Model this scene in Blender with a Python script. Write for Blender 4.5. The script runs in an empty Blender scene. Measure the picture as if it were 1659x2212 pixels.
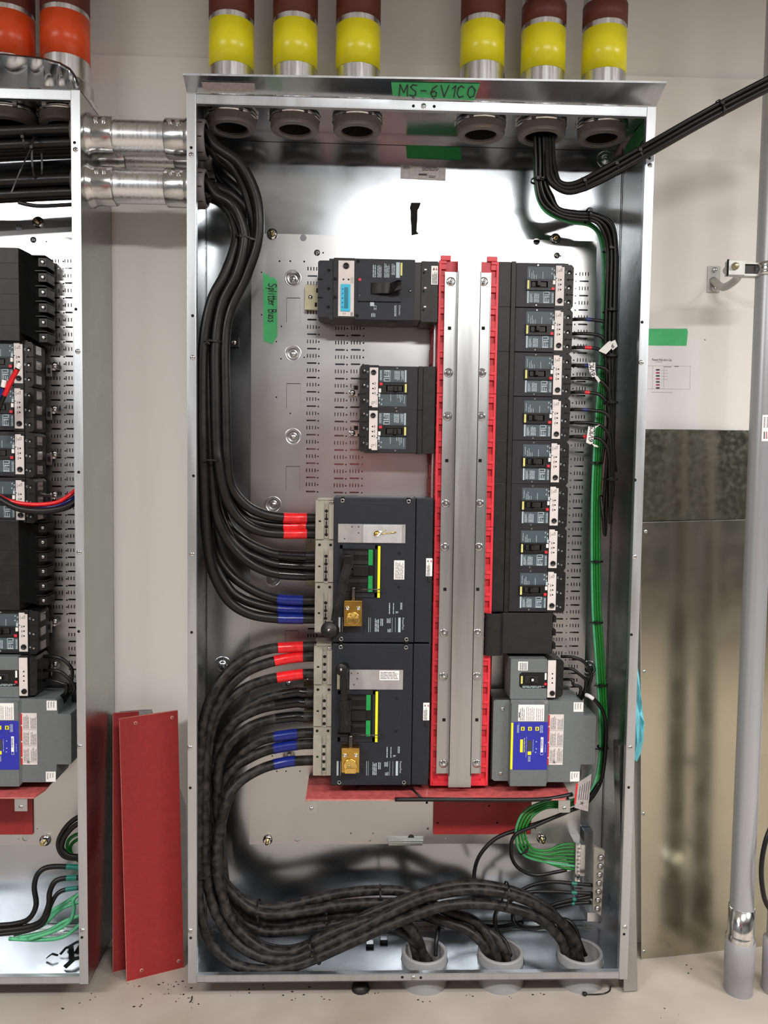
import bpy, bmesh, math, random
from mathutils import Vector, Matrix
from mathutils.geometry import tessellate_polygon
random.seed(7)
C = bpy.context.scene.collection
V = Vector
PI = math.pi

# ------------------------------------------------------------------ camera
CAMP = V((0.4109, -1.9705, 1.3762)); YAW, PITCH, ROLL, FPX = 0.0348, 0.0608, 0.0134, 1736.3
def cam_axes():
    cy, sy, cp, sp, cr, sr = math.cos(YAW), math.sin(YAW), math.cos(PITCH), math.sin(PITCH), math.cos(ROLL), math.sin(ROLL)
    f = V((sy*cp, cy*cp, -sp)); r = V((cy, -sy, 0)); u = r.cross(f)
    return cr*r + sr*u, -sr*r + cr*u, f
RX, UX, FX = cam_axes()
cd = bpy.data.cameras.new('camera'); cam = bpy.data.objects.new('camera', cd); C.objects.link(cam)
cd.sensor_fit = 'VERTICAL'; cd.sensor_height = 24.0; cd.lens = 24.0*FPX/2212.0; cd.clip_start = 0.05
M = Matrix((RX, UX, -FX)).transposed().to_4x4(); M.translation = CAMP; cam.matrix_world = M
bpy.context.scene.camera = cam
def ray(px, py): return FX + RX*((px-829.5)/FPX) - UX*((py-1106.0)/FPX)
def at(px, py, Y): d = ray(px, py); return CAMP + d*((Y-CAMP.y)/d.y)
def atx(px, py, X): d = ray(px, py); return CAMP + d*((X-CAMP.x)/d.x)
def atz(px, py, Z): d = ray(px, py); return CAMP + d*((Z-CAMP.z)/d.z)

# ------------------------------------------------------------------ world, lights, exposure
sc = bpy.context.scene
sc.view_settings.view_transform = 'Standard'; sc.view_settings.look = 'None'
sc.view_settings.exposure = 0.62; sc.view_settings.gamma = 1.0; sc.view_settings.use_curve_mapping = False
w = bpy.data.worlds.new('room_air'); sc.world = w; w.use_nodes = True
w.node_tree.nodes['Background'].inputs[0].default_value = (0.9, 0.95, 1.0, 1); w.node_tree.nodes['Background'].inputs[1].default_value = 0.05
CEIL, LZ = 3.35, 2.82
LAMPS = [(1.15, -2.45, 1.35, .3, 62), (-1.6, -2.45, 1.2, .3, 62), (3.3, -1.9, 1.3, .3, 85), (-3.2, -4.2, 1.3, .3, 30)]

# ------------------------------------------------------------------ materials
def lin(c): return tuple((x/255/12.92 if x/255 <= .04045 else ((x/255+.055)/1.055)**2.4) for x in c)
MATS = {}
def mat(name, rgb, rough=.5, metal=0.0, var=0.0, scale=20, bump=0.0, rgb2=None, lo=.4, hi=.6, rvar=0.0, stretch=(1, 1, 1), emit=0, alpha=1, trans=0, aniso=0, spec=.5, detail=4):
    m = bpy.data.materials.new(name); m.use_nodes = True; MATS[name] = m
    nt = m.node_tree; b = nt.nodes['Principled BSDF']; c = lin(rgb)
    b.inputs['Roughness'].default_value = rough; b.inputs['Metallic'].default_value = metal
    b.inputs['Specular IOR Level'].default_value = spec
    tc = nt.nodes.new('ShaderNodeTexCoord'); mp = nt.nodes.new('ShaderNodeMapping'); mp.inputs['Scale'].default_value = stretch
    nz = nt.nodes.new('ShaderNodeTexNoise'); nz.inputs['Scale'].default_value = scale; nz.inputs['Detail'].default_value = detail
    nt.links.new(tc.outputs['Object'], mp.inputs['Vector']); nt.links.new(mp.outputs[0], nz.inputs['Vector'])
    rp = nt.nodes.new('ShaderNodeValToRGB'); rp.color_ramp.elements[0].position = lo; rp.color_ramp.elements[1].position = hi
    c2 = lin(rgb2) if rgb2 else tuple(min(1, x*(1+var)) for x in c)
    c1 = c if rgb2 else tuple(x*(1-var) for x in c)
    rp.color_ramp.elements[0].color = (*c1, 1); rp.color_ramp.elements[1].color = (*c2, 1)
    nt.links.new(nz.outputs[0], rp.inputs[0]); nt.links.new(rp.outputs[0], b.inputs['Base Color'])
    if rvar:
        mr = nt.nodes.new('ShaderNodeMapRange'); mr.inputs['From Min'].default_value = .3; mr.inputs['From Max'].default_value = .7
        mr.inputs['To Min'].default_value = max(.02, rough-rvar); mr.inputs['To Max'].default_value = rough+rvar
        nt.links.new(nz.outputs[0], mr.inputs[0]); nt.links.new(mr.outputs[0], b.inputs['Roughness'])
    if bump:
        bp = nt.nodes.new('ShaderNodeBump'); bp.inputs['Strength'].default_value = bump; bp.inputs['Distance'].default_value = .002
        nt.links.new(nz.outputs[0], bp.inputs['Height']); nt.links.new(bp.outputs[0], b.inputs['Normal'])
    if emit:
        b.inputs['Emission Color'].default_value = (*c, 1); b.inputs['Emission Strength'].default_value = emit
    if alpha < 1: b.inputs['Alpha'].default_value = alpha
    if trans: b.inputs['Transmission Weight'].default_value = trans
    if aniso: b.inputs['Anisotropic'].default_value = aniso
    return m
mat('galv', (190, 195, 200), .2, 1, .05, 6, rvar=.04, detail=3)
mat('galvpan', (196, 196, 196), .3, 1, .03, 5, rvar=.03)
mat('galvsheet2', (182, 178, 160), .2, 1, .04, 9, rvar=.05)
mat('galvsheet', (176, 172, 154), .18, 1, .08, 60, rvar=.06, bump=.04, lo=.3, hi=.7)
mat('galvside', (178, 182, 180), .26, 1, .06, 8, rvar=.05)
mat('frame', (205, 208, 212), .38, 1, .04, 40, rvar=.05, stretch=(1, 1, .1))
mat('steel', (205, 205, 205), .22, 1, .08, 90)
mat('chrome', (225, 225, 225), .14, 1, .08, 60)
mat('alu', (224, 225, 228), .3, 1, .05, 150, rvar=.08, stretch=(1, 1, .05))
mat('castz', (200, 200, 200), .2, 1, .1, 35, bump=.2)
mat('chan', (188, 190, 190), .33, 1, .05, 30, rvar=.05, stretch=(1, 1, .08))
mat('brass', (200, 160, 80), .28, 1, .12, 60)
mat('brasslt', (224, 190, 105), .22, 1, .1, 90)
mat('yzinc', (190, 170, 110), .3, 1, .12, 50)
mat('tanmetal', (178, 172, 145), .4, .7, .06, 60)
mat('wall', (230, 226, 219), .75, 0, .025, 1.2, bump=.02)
mat('floor', (178, 168, 158), .55, 0, .1, 3.5, bump=.12, rgb2=(154, 142, 130), lo=.35, hi=.7, detail=10)
mat('ceiling', (200, 200, 196), .8, 0, .03, 3)
mat('farwall', (112, 114, 116), .8, 0, .3, .7, lo=.3, hi=.7)
mat('hole', (6, 6, 6), .9)
mat('gap', (14, 15, 16), .8)
mat('blk', (17, 16, 18), .4, 0, .18, 30, rvar=.08, spec=.4)
mat('blk2', (20, 20, 21), .5, 0, .25, 40)
mat('brk', (34, 32, 36), .5, 0, .08, 60, bump=.03, spec=.35)
mat('brk2', (31, 34, 40), .52, 0, .07, 50, bump=.04, spec=.35)
mat('brkend', (22, 21, 23), .45, 0, .2, 30, rgb2=(32, 30, 29), spec=.35)
mat('lugblk', (15, 15, 16), .42, 0, .2, 50, spec=.4)
mat('teal', (64, 77, 83), .5, 0, .04, 60)
mat('print', (176, 190, 196), .6)
mat('white', (235, 232, 228), .55, 0, .02, 40)
mat('offwhite', (212, 203, 199), .5, 0, .02, 60)
mat('paper', (228, 224, 226), .8, 0, .01, 10)
mat('ink', (60, 60, 66), .7)
mat('inkred', (170, 50, 70), .7)
mat('greylab', (170, 160, 158), .6, 0, .08, 120, lo=.45, hi=.55)
mat('tan', (148, 142, 130), .55, 0, .04, 60, bump=.02)
mat('busred', (214, 48, 60), .42, 0, .04, 30)
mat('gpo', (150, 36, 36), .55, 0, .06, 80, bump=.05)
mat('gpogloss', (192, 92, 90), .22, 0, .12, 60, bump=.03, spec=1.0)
mat('gpoedge', (190, 120, 110), .7, 0, .1, 90)
mat('gpodark', (120, 24, 26), .6, 0, .05, 50)
mat('redbtn', (206, 40, 50), .45)
mat('yellow', (246, 234, 28), .3, 0, .02, 30, spec=.7)
mat('paleyel', (214, 206, 120), .5, 0, .06, 80)
mat('orange', (228, 80, 32), .32, 0, .05, 30)
mat('brown', (98, 42, 34), .5, 0, .06, 30)
mat('greentape', (70, 180, 110), .6, 0, .05, 50)
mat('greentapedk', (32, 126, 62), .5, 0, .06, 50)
mat('greenstrip', (20, 140, 66), .45, 0, .06, 60)
mat('greenwire', (18, 112, 36), .35, 0, .08, 60)
mat('greenlt', (80, 170, 120), .4, 0, .08, 60)
mat('tealtape', (14, 112, 98), .35, 0, .1, 60)
mat('redtape', (214, 28, 34), .28, 0, .1, 90, bump=.2)
mat('bluetape', (14, 30, 108), .28, 0, .12, 90, bump=.2)
mat('blktape', (12, 12, 13), .2, 0, .3, 90, bump=.25)
mat('cable', (18, 17, 18), .4, 0, .1, 40, rvar=.08, spec=.35)
mat('cabdust', (17, 16, 16), .5, 0, 0, 55, rgb2=(66, 61, 57), lo=.42, hi=.85, detail=10, rvar=.1, spec=.3)
mat('thin', (13, 13, 14), .35, 0, .2, 60, spec=.4)
mat('pvc', (140, 138, 141), .45, 0, .04, 15)
mat('pvcdirt', (142, 142, 143), .5, 0, 0, 14, rgb2=(136, 128, 92), lo=.58, hi=.82)
mat('pvcdark', (112, 106, 104), .5, 0, .04, 15)
mat('bushing', (118, 112, 108), .5, 0, .05, 60)
mat('emtgrey', (168, 170, 174), .34, .5, .05, 20, rvar=.08, stretch=(1, 1, .05))
mat('greybox', (100, 105, 106), .5, 0, .03, 100, bump=.05)
mat('bluelab', (38, 42, 158), .4, 0, .02, 30)
mat('yellab', (232, 224, 30), .45)
mat('lcdcyan', (40, 178, 212), .35)
mat('lcdteal', (10, 116, 138), .3)
mat('glove', (96, 176, 190), .55, 0, .12, 25, bump=.3)
mat('clear', (235, 235, 235), .08, 0, alpha=.38, spec=.8)
mat('lens', (150, 146, 144), .35, 0, .08, 30)
mat('shaft', (96, 92, 90), .3, 1, .1, 50)
mat('strut', (176, 176, 172), .45, .5, .05, 40)
mat('lampwhite', (250, 252, 255), .5, emit=1.0)
mat('jacket', (190, 40, 36), .8, 0, .15, 14, bump=.3)
mat('trouser', (38, 42, 58), .8, 0, .2, 20)
mat('skin', (198, 150, 124), .6, 0, .05, 30)

# ------------------------------------------------------------------ mesh builder
class MB:
    def __init__(s): s.bm = bmesh.new(); s.ms = []; s.sm = []
    def mi(s, m):
        if m not in s.ms: s.ms.append(m)
        return s.ms.index(m)
    def _fin(s, faces, m, smooth=False):
        i = s.mi(m)
        for f in faces: f.material_index = i; f.smooth = smooth
    def box(s, x0, x1, y0, y1, z0, z1, m, bev=0):
        if x0 > x1: x0, x1 = x1, x0
        if y0 > y1: y0, y1 = y1, y0
        if z0 > z1: z0, z1 = z1, z0
        v = [s.bm.verts.new(p) for p in ((x0,y0,z0),(x1,y0,z0),(x1,y1,z0),(x0,y1,z0),(x0,y0,z1),(x1,y0,z1),(x1,y1,z1),(x0,y1,z1))]
        fs = [s.bm.faces.new([v[i] for i in q]) for q in ((0,3,2,1),(4,5,6,7),(0,1,5,4),(1,2,6,5),(2,3,7,6),(3,0,4,7))]
        s._fin(fs, m)
        if bev:
            es = list({e for f in fs for e in f.edges})
            r = bmesh.ops.bevel(s.bm, geom=es, offset=bev, segments=2, profile=.6, affect='EDGES')
            s._fin(r['faces'], m)
        return s
    def poly(s, pts, m, thick=None, smooth=False):   # pts: 3D polygon, thick: extrusion vector
        a = [s.bm.verts.new(p) for p in pts]; n = len(a)
        fs = [s.bm.faces.new(a)]
        if thick is not None:
            b = [s.bm.verts.new(V(p)+V(thick)) for p in pts]
            fs.append(s.bm.faces.new(b[::-1]))
            for i in range(n): fs.append(s.bm.faces.new([a[i], b[i], b[(i+1) % n], a[(i+1) % n]]))
        s._fin(fs, m, smooth); return s
    def prism(s, pts2, y0, y1, m):                    # outline in XZ, extruded along Y
        return s.poly([(x, y0, z) for x, z in pts2], m, (0, y1-y0, 0))
    def lathe(s, c, prof, m, axis='Y', seg=20, smooth=True, ax=None):
        c = V(c); A = {'X': V((1,0,0)), 'Y': V((0,1,0)), 'Z': V((0,0,1))}[axis] if ax is None else V(ax).normalized()
        u = A.orthogonal().normalized(); w_ = A.cross(u)
        rings = []
        for r, h in prof:
            if r < 1e-6: rings.append([s.bm.verts.new(c + A*h)])
            else: rings.append([s.bm.verts.new(c + A*h + (u*math.cos(2*PI*k/seg) + w_*math.sin(2*PI*k/seg))*r) for k in range(seg)])
        fs = []
        for a, b in zip(rings, rings[1:]):
            for k in range(seg):
                k2 = (k+1) % seg
                if len(a) == 1 and len(b) == 1: continue
                if len(a) == 1: fs.append(s.bm.faces.new([a[0], b[k2], b[k]]))
                elif len(b) == 1: fs.append(s.bm.faces.new([a[k], a[k2], b[0]]))
                else: fs.append(s.bm.faces.new([a[k], a[k2], b[k2], b[k]]))
        s._fin(fs, m, smooth); return s
    def cyl(s, c, r, h, m, axis='Y', seg=18, ax=None):   # from c along axis by h, flat ends
        s.lathe(c, [(r, 0), (r, h)], m, axis, seg, True, ax)
        s.lathe(c, [(0, 0), (r, 0)], m, axis, seg, False, ax); s.lathe(c, [(r, h), (0, h)], m, axis, seg, False, ax)
        return s
    def tube(s, pts, r, m, seg=10, caps=True):
        pts = [V(p) for p in pts]; n = len(pts)
        t = [(pts[min(i+1, n-1)]-pts[max(i-1, 0)]).normalized() for i in range(n)]
        u = t[0].orthogonal().normalized(); rings = []
        for i in range(n):
            u = (u - t[i]*u.dot(t[i])).normalized(); w_ = t[i].cross(u)
            rr = r[i] if isinstance(r, (list, tuple)) else r
            rings.append([s.bm.verts.new(pts[i] + (u*math.cos(2*PI*k/seg)+w_*math.sin(2*PI*k/seg))*rr) for k in range(seg)])
        fs = []
        for a, b in zip(rings, rings[1:]):
            for k in range(seg): fs.append(s.bm.faces.new([a[k], a[(k+1) % seg], b[(k+1) % seg], b[k]]))
        s._fin(fs, m, True)
        if caps: s._fin([s.bm.faces.new(rings[0][::-1]), s.bm.faces.new(rings[-1])], m)
        return s
    def strip(s, pts, wv, m, t=(0, .001, 0)):         # flat ribbon along pts, half width vectors wv
        n = len(pts); wv = wv if isinstance(wv, list) else [V(wv)]*n
        for i in range(n-1):
            a, b = V(pts[i]), V(pts[i+1])
            s.poly([a-wv[i], a+wv[i], b+wv[i+1], b-wv[i+1]], m, t)
        return s
    def mesh(s, me, fn, m, smooth=False):
        vs = [s.bm.verts.new(fn(v.co)) for v in me.vertices]; fs = []
        for p in me.polygons:
            try: fs.append(s.bm.faces.new([vs[i] for i in p.vertices]))
            except ValueError: pass
        s._fin(fs, m, smooth); return s
    def text(s, body, x, z, y, size, m, rot=0, align='LEFT', t=.0002):
        me = glyphs(body, align); c, sn = math.cos(rot), math.sin(rot)
        return s.mesh(me, lambda v: V((x+(v.x*c-v.y*sn)*size, y+v.z*t*2000, z+(v.x*sn+v.y*c)*size)), m)
    def lines(s, x0, x1, z0, z1, y, m, n=4, vert=False, t=.0002, fill=.8, thick=.5, seed=1):   # rows of small print
        rnd = random.Random(seed)
        for k in range(n):
            if vert: a = x0+(x1-x0)*(k+.5)/n; h = abs(x1-x0)/n*thick*.5; p, q = z0, z1
            else: a = z0+(z1-z0)*(k+.5)/n; h = abs(z1-z0)/n*thick*.5; p, q = x0, x1
            e = p+(q-p)*(fill+(1-fill)*rnd.random()); c = p
            sg = 1 if q > p else -1
            while (e-c)*sg > 1e-6:
                l = min(abs(e-c), abs(q-p)*(.12+.25*rnd.random())); d = c+sg*l
                if vert: s.box(a-h, a+h, y-t, y, min(c, d), max(c, d), m)
                else: s.box(min(c, d), max(c, d), y-t, y, a-h, a+h, m)
                c = d+sg*abs(q-p)*.035
        return s
    def build(s, name, parent=None, off=None, label=None, weld=False):
        if weld: bmesh.ops.remove_doubles(s.bm, verts=s.bm.verts, dist=1e-5)
        bmesh.ops.recalc_face_normals(s.bm, faces=s.bm.faces)
        off = V(off) if off is not None else V((0, 0, 0))
        if off.length > 0: bmesh.ops.translate(s.bm, verts=s.bm.verts, vec=-off)
        me = bpy.data.meshes.new(name); s.bm.to_mesh(me); s.bm.free()
        for m in s.ms: me.materials.append(MATS[m])
        o = bpy.data.objects.new(name, me); C.objects.link(o)
        if parent: o.parent = parent
        if label: o['label'] = label
        return o
    def thing(s, name, label, cat, group=None, kind=None):
        cs = [v.co for v in s.bm.verts]
        c = V(((min(v.x for v in cs)+max(v.x for v in cs))/2, (min(v.y for v in cs)+max(v.y for v in cs))/2, min(v.z for v in cs)))
        o = s.build(name, None, c); o.location = c; tag(o, label, cat, group, kind); return o
_G = {}
def glyphs(body, align='LEFT'):
    k = (body, align)
    if k not in _G:
        cu = bpy.data.curves.new('t', 'FONT'); cu.body = body; cu.align_x = align; cu.extrude = .0005; cu.resolution_u = 2
        o = bpy.data.objects.new('t', cu); C.objects.link(o); bpy.context.view_layer.update()
        _G[k] = bpy.data.meshes.new_from_object(o.evaluated_get(bpy.context.evaluated_depsgraph_get())); bpy.data.objects.remove(o)
    return _G[k]
def tag(o, label=None, cat=None, group=None, kind=None):
    for k, v in (('label', label), ('category', cat), ('group', group), ('kind', kind)):
        if v: o[k] = v
    return o
def thing(name, label, cat, loc=(0, 0, 0), group=None):
    o = bpy.data.objects.new(name, None); C.objects.link(o); o.location = loc; o.empty_display_size = .05
    return tag(o, label, cat, group)
def copy_tree(o, parent=None):
    c = o.copy(); C.objects.link(c); c.parent = parent
    for ch in list(o.children): copy_tree(ch, c)
    return c
def circ(x, z, r, n=14, a0=0): return [(x+r*math.cos(a0+2*PI*k/n), z+r*math.sin(a0+2*PI*k/n)) for k in range(n)]
def rect(x0, x1, z0, z1): return [(x0, z0), (x1, z0), (x1, z1), (x0, z1)]
def slot(x0, x1, z, h): r = h/2; return [(x0+r-r*math.sin(a), z+r*math.cos(a)) for a in (0, PI/4, PI/2, 3*PI/4, PI)] + [(x1-r+r*math.sin(a), z-r*math.cos(a)) for a in (0, PI/4, PI/2, 3*PI/4, PI)]
def punched(outline, holes, t):                       # a sheet with real holes; local xy plane, thickness t along z
    cu = bpy.data.curves.new('p', 'CURVE'); cu.dimensions = '2D'; cu.fill_mode = 'BOTH'; cu.extrude = t/2
    for loop in [outline]+holes:
        sp = cu.splines.new('POLY'); sp.points.add(len(loop)-1); sp.use_cyclic_u = True
        for p, q in zip(sp.points, loop): p.co = (q[0], q[1], 0, 1)
    o = bpy.data.objects.new('p', cu); C.objects.link(o); bpy.context.view_layer.update()
    me = bpy.data.meshes.new_from_object(o.evaluated_get(bpy.context.evaluated_depsgraph_get())); bpy.data.objects.remove(o)
    return me
def plateY(mb, outline, holes, y, t, m):              # sheet in the XZ plane, front at y
    return mb.mesh(punched(outline, holes, t), lambda v: V((v.x, y+t/2+v.z, v.y)), m)
def plateZ(mb, outline, holes, z, t, m):              # sheet in XY plane, bottom at z
    return mb.mesh(punched(outline, holes, t), lambda v: V((v.x, v.y, z+t/2+v.z)), m)
def plateX(mb, outline, holes, x, t, m):              # outline given as (y, z)
    return mb.mesh(punched(outline, holes, t), lambda v: V((x+t/2+v.z, v.x, v.y)), m)
def smooth(pts, n=8):
    pts = [V(p) for p in pts]; P = [2*pts[0]-pts[1]]+pts+[2*pts[-1]-pts[-2]]; out = []
    for i in range(1, len(P)-2):
        a, b, c, d = P[i-1], P[i], P[i+1], P[i+2]
        for k in range(n):
            t = k/n; out.append(.5*((2*b)+(c-a)*t+(2*a-5*b+4*c-d)*t*t+(3*b-a-3*c+d)*t**3))
    out.append(pts[-1]); return out
# hand lettering: pen strokes in a unit box
PEN = {'M': [[(0,0),(.1,1),(.45,.3),(.8,1),(.8,0)]], 'S': [[(.7,.95),(.3,1),(.1,.8),(.3,.6),(.6,.4),(.6,.1),(.3,0),(0,.1)]], '-': [[(.1,.5),(.6,.5)]],
 '6': [[(.6,.95),(.2,.7),(.05,.3),(.2,0),(.55,.05),(.6,.35),(.35,.5),(.1,.35)]], 'V': [[(0,1),(.35,0),(.75,1)]], '1': [[(.1,.75),(.4,1),(.3,0)]],
 'C': [[(.65,.85),(.4,1),(.1,.8),(.05,.3),(.25,0),(.65,.1)]], 'O': [[(.4,1),(.1,.8),(.05,.3),(.3,0),(.65,.15),(.75,.65),(.4,1)]], '5': [[(.65,1),(.15,1),(.1,.6),(.45,.62),(.6,.3),(.4,0),(.05,.1)]],
 'p': [[(.1,.6),(.1,-.35)],[(.1,.5),(.4,.65),(.5,.35),(.3,.05),(.1,.1)]], 'l': [[(.15,1),(.15,0)]], 'i': [[(.15,.6),(.15,0)],[(.15,.8),(.17,.85)]], 't': [[(.2,.95),(.2,0),(.4,0)],[(0,.65),(.45,.65)]],
 'e': [[(.05,.35),(.45,.4),(.35,.62),(.1,.5),(.08,.1),(.45,.05)]], 'r': [[(.1,.6),(.1,0)],[(.1,.45),(.4,.6)]], 'B': [[(.1,0),(.1,1),(.5,.95),(.5,.6),(.1,.55),(.6,.45),(.55,.05),(.1,0)]],
 'u': [[(.05,.6),(.1,.1),(.35,.05),(.45,.6),(.5,0)]], 's': [[(.4,.6),(.1,.5),(.4,.25),(.3,0),(.05,.05)]], ' ': []}
def handwrite(mb, txt, fn, h, adv=.9, wd=.07, m='ink', t=V((0, -.0003, 0))):   # fn(u, v): point on the surface, in metres along / across
    x = 0
    for ch in txt:
        for st in PEN[ch]:
            for a, b in zip(st, st[1:]):
                a2, b2 = V((x+a[0]*h, a[1]*h)), V((x+b[0]*h, b[1]*h)); d = (b2-a2).normalized(); n = V((-d.y, d.x))*wd*h; d = d*wd*h*.6
                q = [a2-n-d, b2-n+d, b2+n+d, a2+n-d]
                mb.poly([fn(p.x, p.y) for p in q], m, t)
        x += h*(.45 if ch in 'li1t' and ch != '1' else .55 if ch in '1 ' else adv*(.7 if ch.islower() else 1))

# ------------------------------------------------------------------ room
W, D, H, Z0, GAP = 1.1226, .2365, 2.184, .058, .2488
WY = D+.012
def struct(mb, name): o = mb.build(name); o['kind'] = 'structure'; return o
RX0, RX1, RY0 = -4.2, 6.2, -5.2
struct(MB().box(RX0, RX1, RY0, WY+.1, -.1, 0, 'floor'), 'floor')
struct(MB().box(RX0, RX1, WY+.018, WY+.1, 0, CEIL, 'wall'), 'wall_back')
struct(MB().box(RX0, RX1, RY0, WY+.1, CEIL, CEIL+.1, 'ceiling'), 'ceiling')
struct(MB().box(RX0-.1, RX0, RY0, WY+.1, 0, CEIL, 'farwall'), 'wall_left')
struct(MB().box(RX1, RX1+.1, RY0, WY+.1, 0, CEIL, 'farwall'), 'wall_right')
struct(MB().box(RX0, RX1, RY0-.1, RY0, 0, CEIL, 'farwall'), 'wall_front')
zt = at(600, 130, WY).z; xj = at(1089, 160, WY).x
mb = MB(); mb.box(RX0, xj-.001, WY, WY+.018, 0, zt, 'wall', .001); mb.box(xj+.001, RX1, WY, WY+.018, 0, zt-.012, 'wall', .001)
struct(mb, 'trim_1')

for i, (x, y, lx, ly, pw) in enumerate(LAMPS):
    t = thing('ceiling_light', ['hanging white strip light in front of the open cabinet', 'hanging white strip light in front of the left cabinet', 'hanging white strip light in front of the right wall', 'hanging white strip light farthest from the cabinets'][i], 'ceiling light', (x, y, LZ), 'hanging strip lights')
    for sx in (-1, 1): MB().tube([(sx*lx*.4, 0, 0), (sx*lx*.4, 0, CEIL-LZ)], .004, 'steel', 8).build('hanger', t)
    MB().box(-lx/2-.02, lx/2+.02, -ly/2-.02, ly/2+.02, -.06, 0, 'white', .005).build('housing', t)
    MB().box(-lx/2, lx/2, -ly/2, ly/2, -.064, -.06, 'lampwhite').build('diffuser', t)
    ld = bpy.data.lights.new('lamp', 'AREA'); ld.shape = 'RECTANGLE'; ld.size = lx; ld.size_y = ly; ld.energy = pw; ld.color = (1.0, .985, .965)
    lo = bpy.data.objects.new('tube_light', ld); C.objects.link(lo); lo.parent = t; lo.location = (0, 0, -.07)

# ------------------------------------------------------------------ cabinets
def screwhead(mb, x, z, y, r=.0055, m='chrome'):
    mb.lathe((x, y, z), [(r, 0), (r*.95, -.0012), (r*.6, -.0028), (0, -.0032)], m, seg=14)
    mb.box(x-r*.6, x+r*.6, y-.0036, y-.0030, z-.0005, z+.0005, 'gap')
def cabinet(X0, label, botholes, tops, sideL, sideR, rails, screws_l, screws_r, hood):
    X1 = X0+W; z0, z1 = Z0, Z0+H; T = .0018
    r = thing('electrical_cabinet', label, 'electrical cabinet', (X0+W/2, D/2, z0)); off = r.location
    b = MB(); b.box(X0, X1, D-T, D, z0, z1, 'galv')
    for x in (X0+.0035, X1-.0035): b.box(x-.0009, x+.0009, D-T-.0006, D-T, z0+.01, z1-.01, 'gap')
    b.box(X0+.03, X1-.03, D-T-.0012, D-T, z0+.0185, z0+.0195, 'gap'); b.box(X0+.02, X1-.02, D-T-.0012, D-T, z1-.0165, z1-.0155, 'gap')
    b.build('back_panel', r, off)
    b = MB(); plateZ(b, rect(X0, X1, 0, D), [circ(x, y, q, 28) for x, y, q in botholes], z0, T, 'galv')
    b.box(X0+.02, X1-.02, D-.02, D-T-.0012, z0+T, z0+.003, 'galvside')
    for k in range(9): b.box(X0+.1+k*.11, X0+.125+k*.11, D-.013, D-.009, z0+.003, z0+.0034, 'gap')
    b.build('bottom_panel', r, off)
    b = MB(); plateZ(b, rect(X0, X1, 0, D), [circ(x, y, q, 28) for x, y, q in tops], z1-T, T, 'galv')
    b.build('top_panel', r, off)
    b = MB(); plateX(b, rect(0, D, z0, z1), [circ(y, z, q, 28) for y, z, q in sideL], X0, T, 'galvside'); b.build('side_panel', r, off)
    b = MB(); plateX(b, rect(0, D, z0, z1), [circ(y, z, q, 28) for y, z, q in sideR], X1-T, T, 'galvside'); b.build('side_panel', r, off)
    sw, dp = .0212, .016
    for x0, x1, scr in ((X0, X0+sw, screws_l), (X1-sw, X1, screws_r)):
        b = MB(); b.box(x0, x1, -.001, .001, z0, z1, 'frame', .0008)
        q = x1 if x0 == X0 else x0
        b.box(q-.001, q+.001, 0, dp, z0+.02, z1-.02, 'frame')
        for px, py, kind in scr:
            p = at(px, py, -.001)
            if kind == 'h': b.lathe((p.x, -.0012, p.z), [(0, 0), (.0036, 0)], 'hole', smooth=False)
        st = b.build('frame_stile', r, off)
        for px, py, kind in scr:
            if kind == 's':
                p = at(px, py, -.001); m2 = MB(); screwhead(m2, p.x, p.z, -.001, .0062); m2.build('screw', st, off)
    for k, (a, c) in enumerate(((z0, z0+.019), (z1-.0222, z1-.0012))):
        b = MB(); b.box(X0+sw+.0006, X1-sw-.0006, 0, .0018, a, c, 'frame', .0006)
        q = c if k == 0 else a
        b.box(X0+sw, X1-sw, 0, .013, q-.001, q+.001, 'frame')
        for px, py, kind in rails[k]:
            p = at(px, py, 0)
            if kind == 'h': b.lathe((p.x, -.0003, p.z), [(0, 0), (.0036, 0)], 'hole', smooth=False)
        ra = b.build('frame_rail', r, off)
        for px, py, kind in rails[k]:
            if kind == 's':
                p = at(px, py, 0); m2 = MB(); screwhead(m2, p.x, p.z, -.0002, .0065); m2.build('screw', ra, off)
    hood(r, off, X0, X1, z1)
    return r

# pipe positions
def topz(px, y=.11): return atz(px, 162, Z0+H+.03).x
TOPC = [(at(px, 250, .11).x, .11) for px in (500, 637, 772, 1039, 1170, 1301)]
BOTC = []
for px in (917, 1081.5, 1253):
    p = at(px, 2052, .088); BOTC.append((p.x, .088, p.z))
SIDE = []   # (y, z, r)
for py, y in ((299, .062), (405, .062), (340, .175), (372, .175)):
    pass
zA, zB = at(403, 299, .062).z, at(403, 405, .062).z
SIDE = [(.068, zA, .047), (.068, zB, .046), (.178, zA-.006, .046)]
def hood_main(r, off, X0, X1, z1):
    b = MB(); n = 30; o = []; zt0, zt1 = at(395, 163, -.056).z, at(1440, 180, -.056).z
    for k in range(n+1):
        u = k/n; xb = X0+.001+(W-.002)*u; xt = at(395, 163, -.056).x+(at(1440, 180, -.056).x-at(395, 163, -.056).x)*u
        o.append((V((xb, -.0035, z1+.0005)), V((xt, -.056, zt0+(zt1-zt0)*u))))
    for (a, c), (d, e) in zip(o, o[1:]): b.poly([a, d, e, c], 'galv', (0, 0, .0015))
    b.poly([o[0][1], o[-1][1], o[-1][1]+V((0, -.001, .004)), o[0][1]+V((0, -.001, .004))], 'frame', (0, -.001, 0))
    q = [o[0], o[-1]]
    h = b.build('drip_hood', r, off)
    def P(px, py):                                    # a point on the underside of the hood
        f = min(1, max(0, (px-395)/(1440-395))); a = o[0][0].lerp(o[-1][0], f); c = o[0][1].lerp(o[-1][1], f); nrm = (c-a).cross(V((1, 0, 0)))
        d = ray(px, py); t = (a-CAMP).dot(nrm)/d.dot(nrm); return CAMP+d*t
    return P
HP = {}
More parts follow.
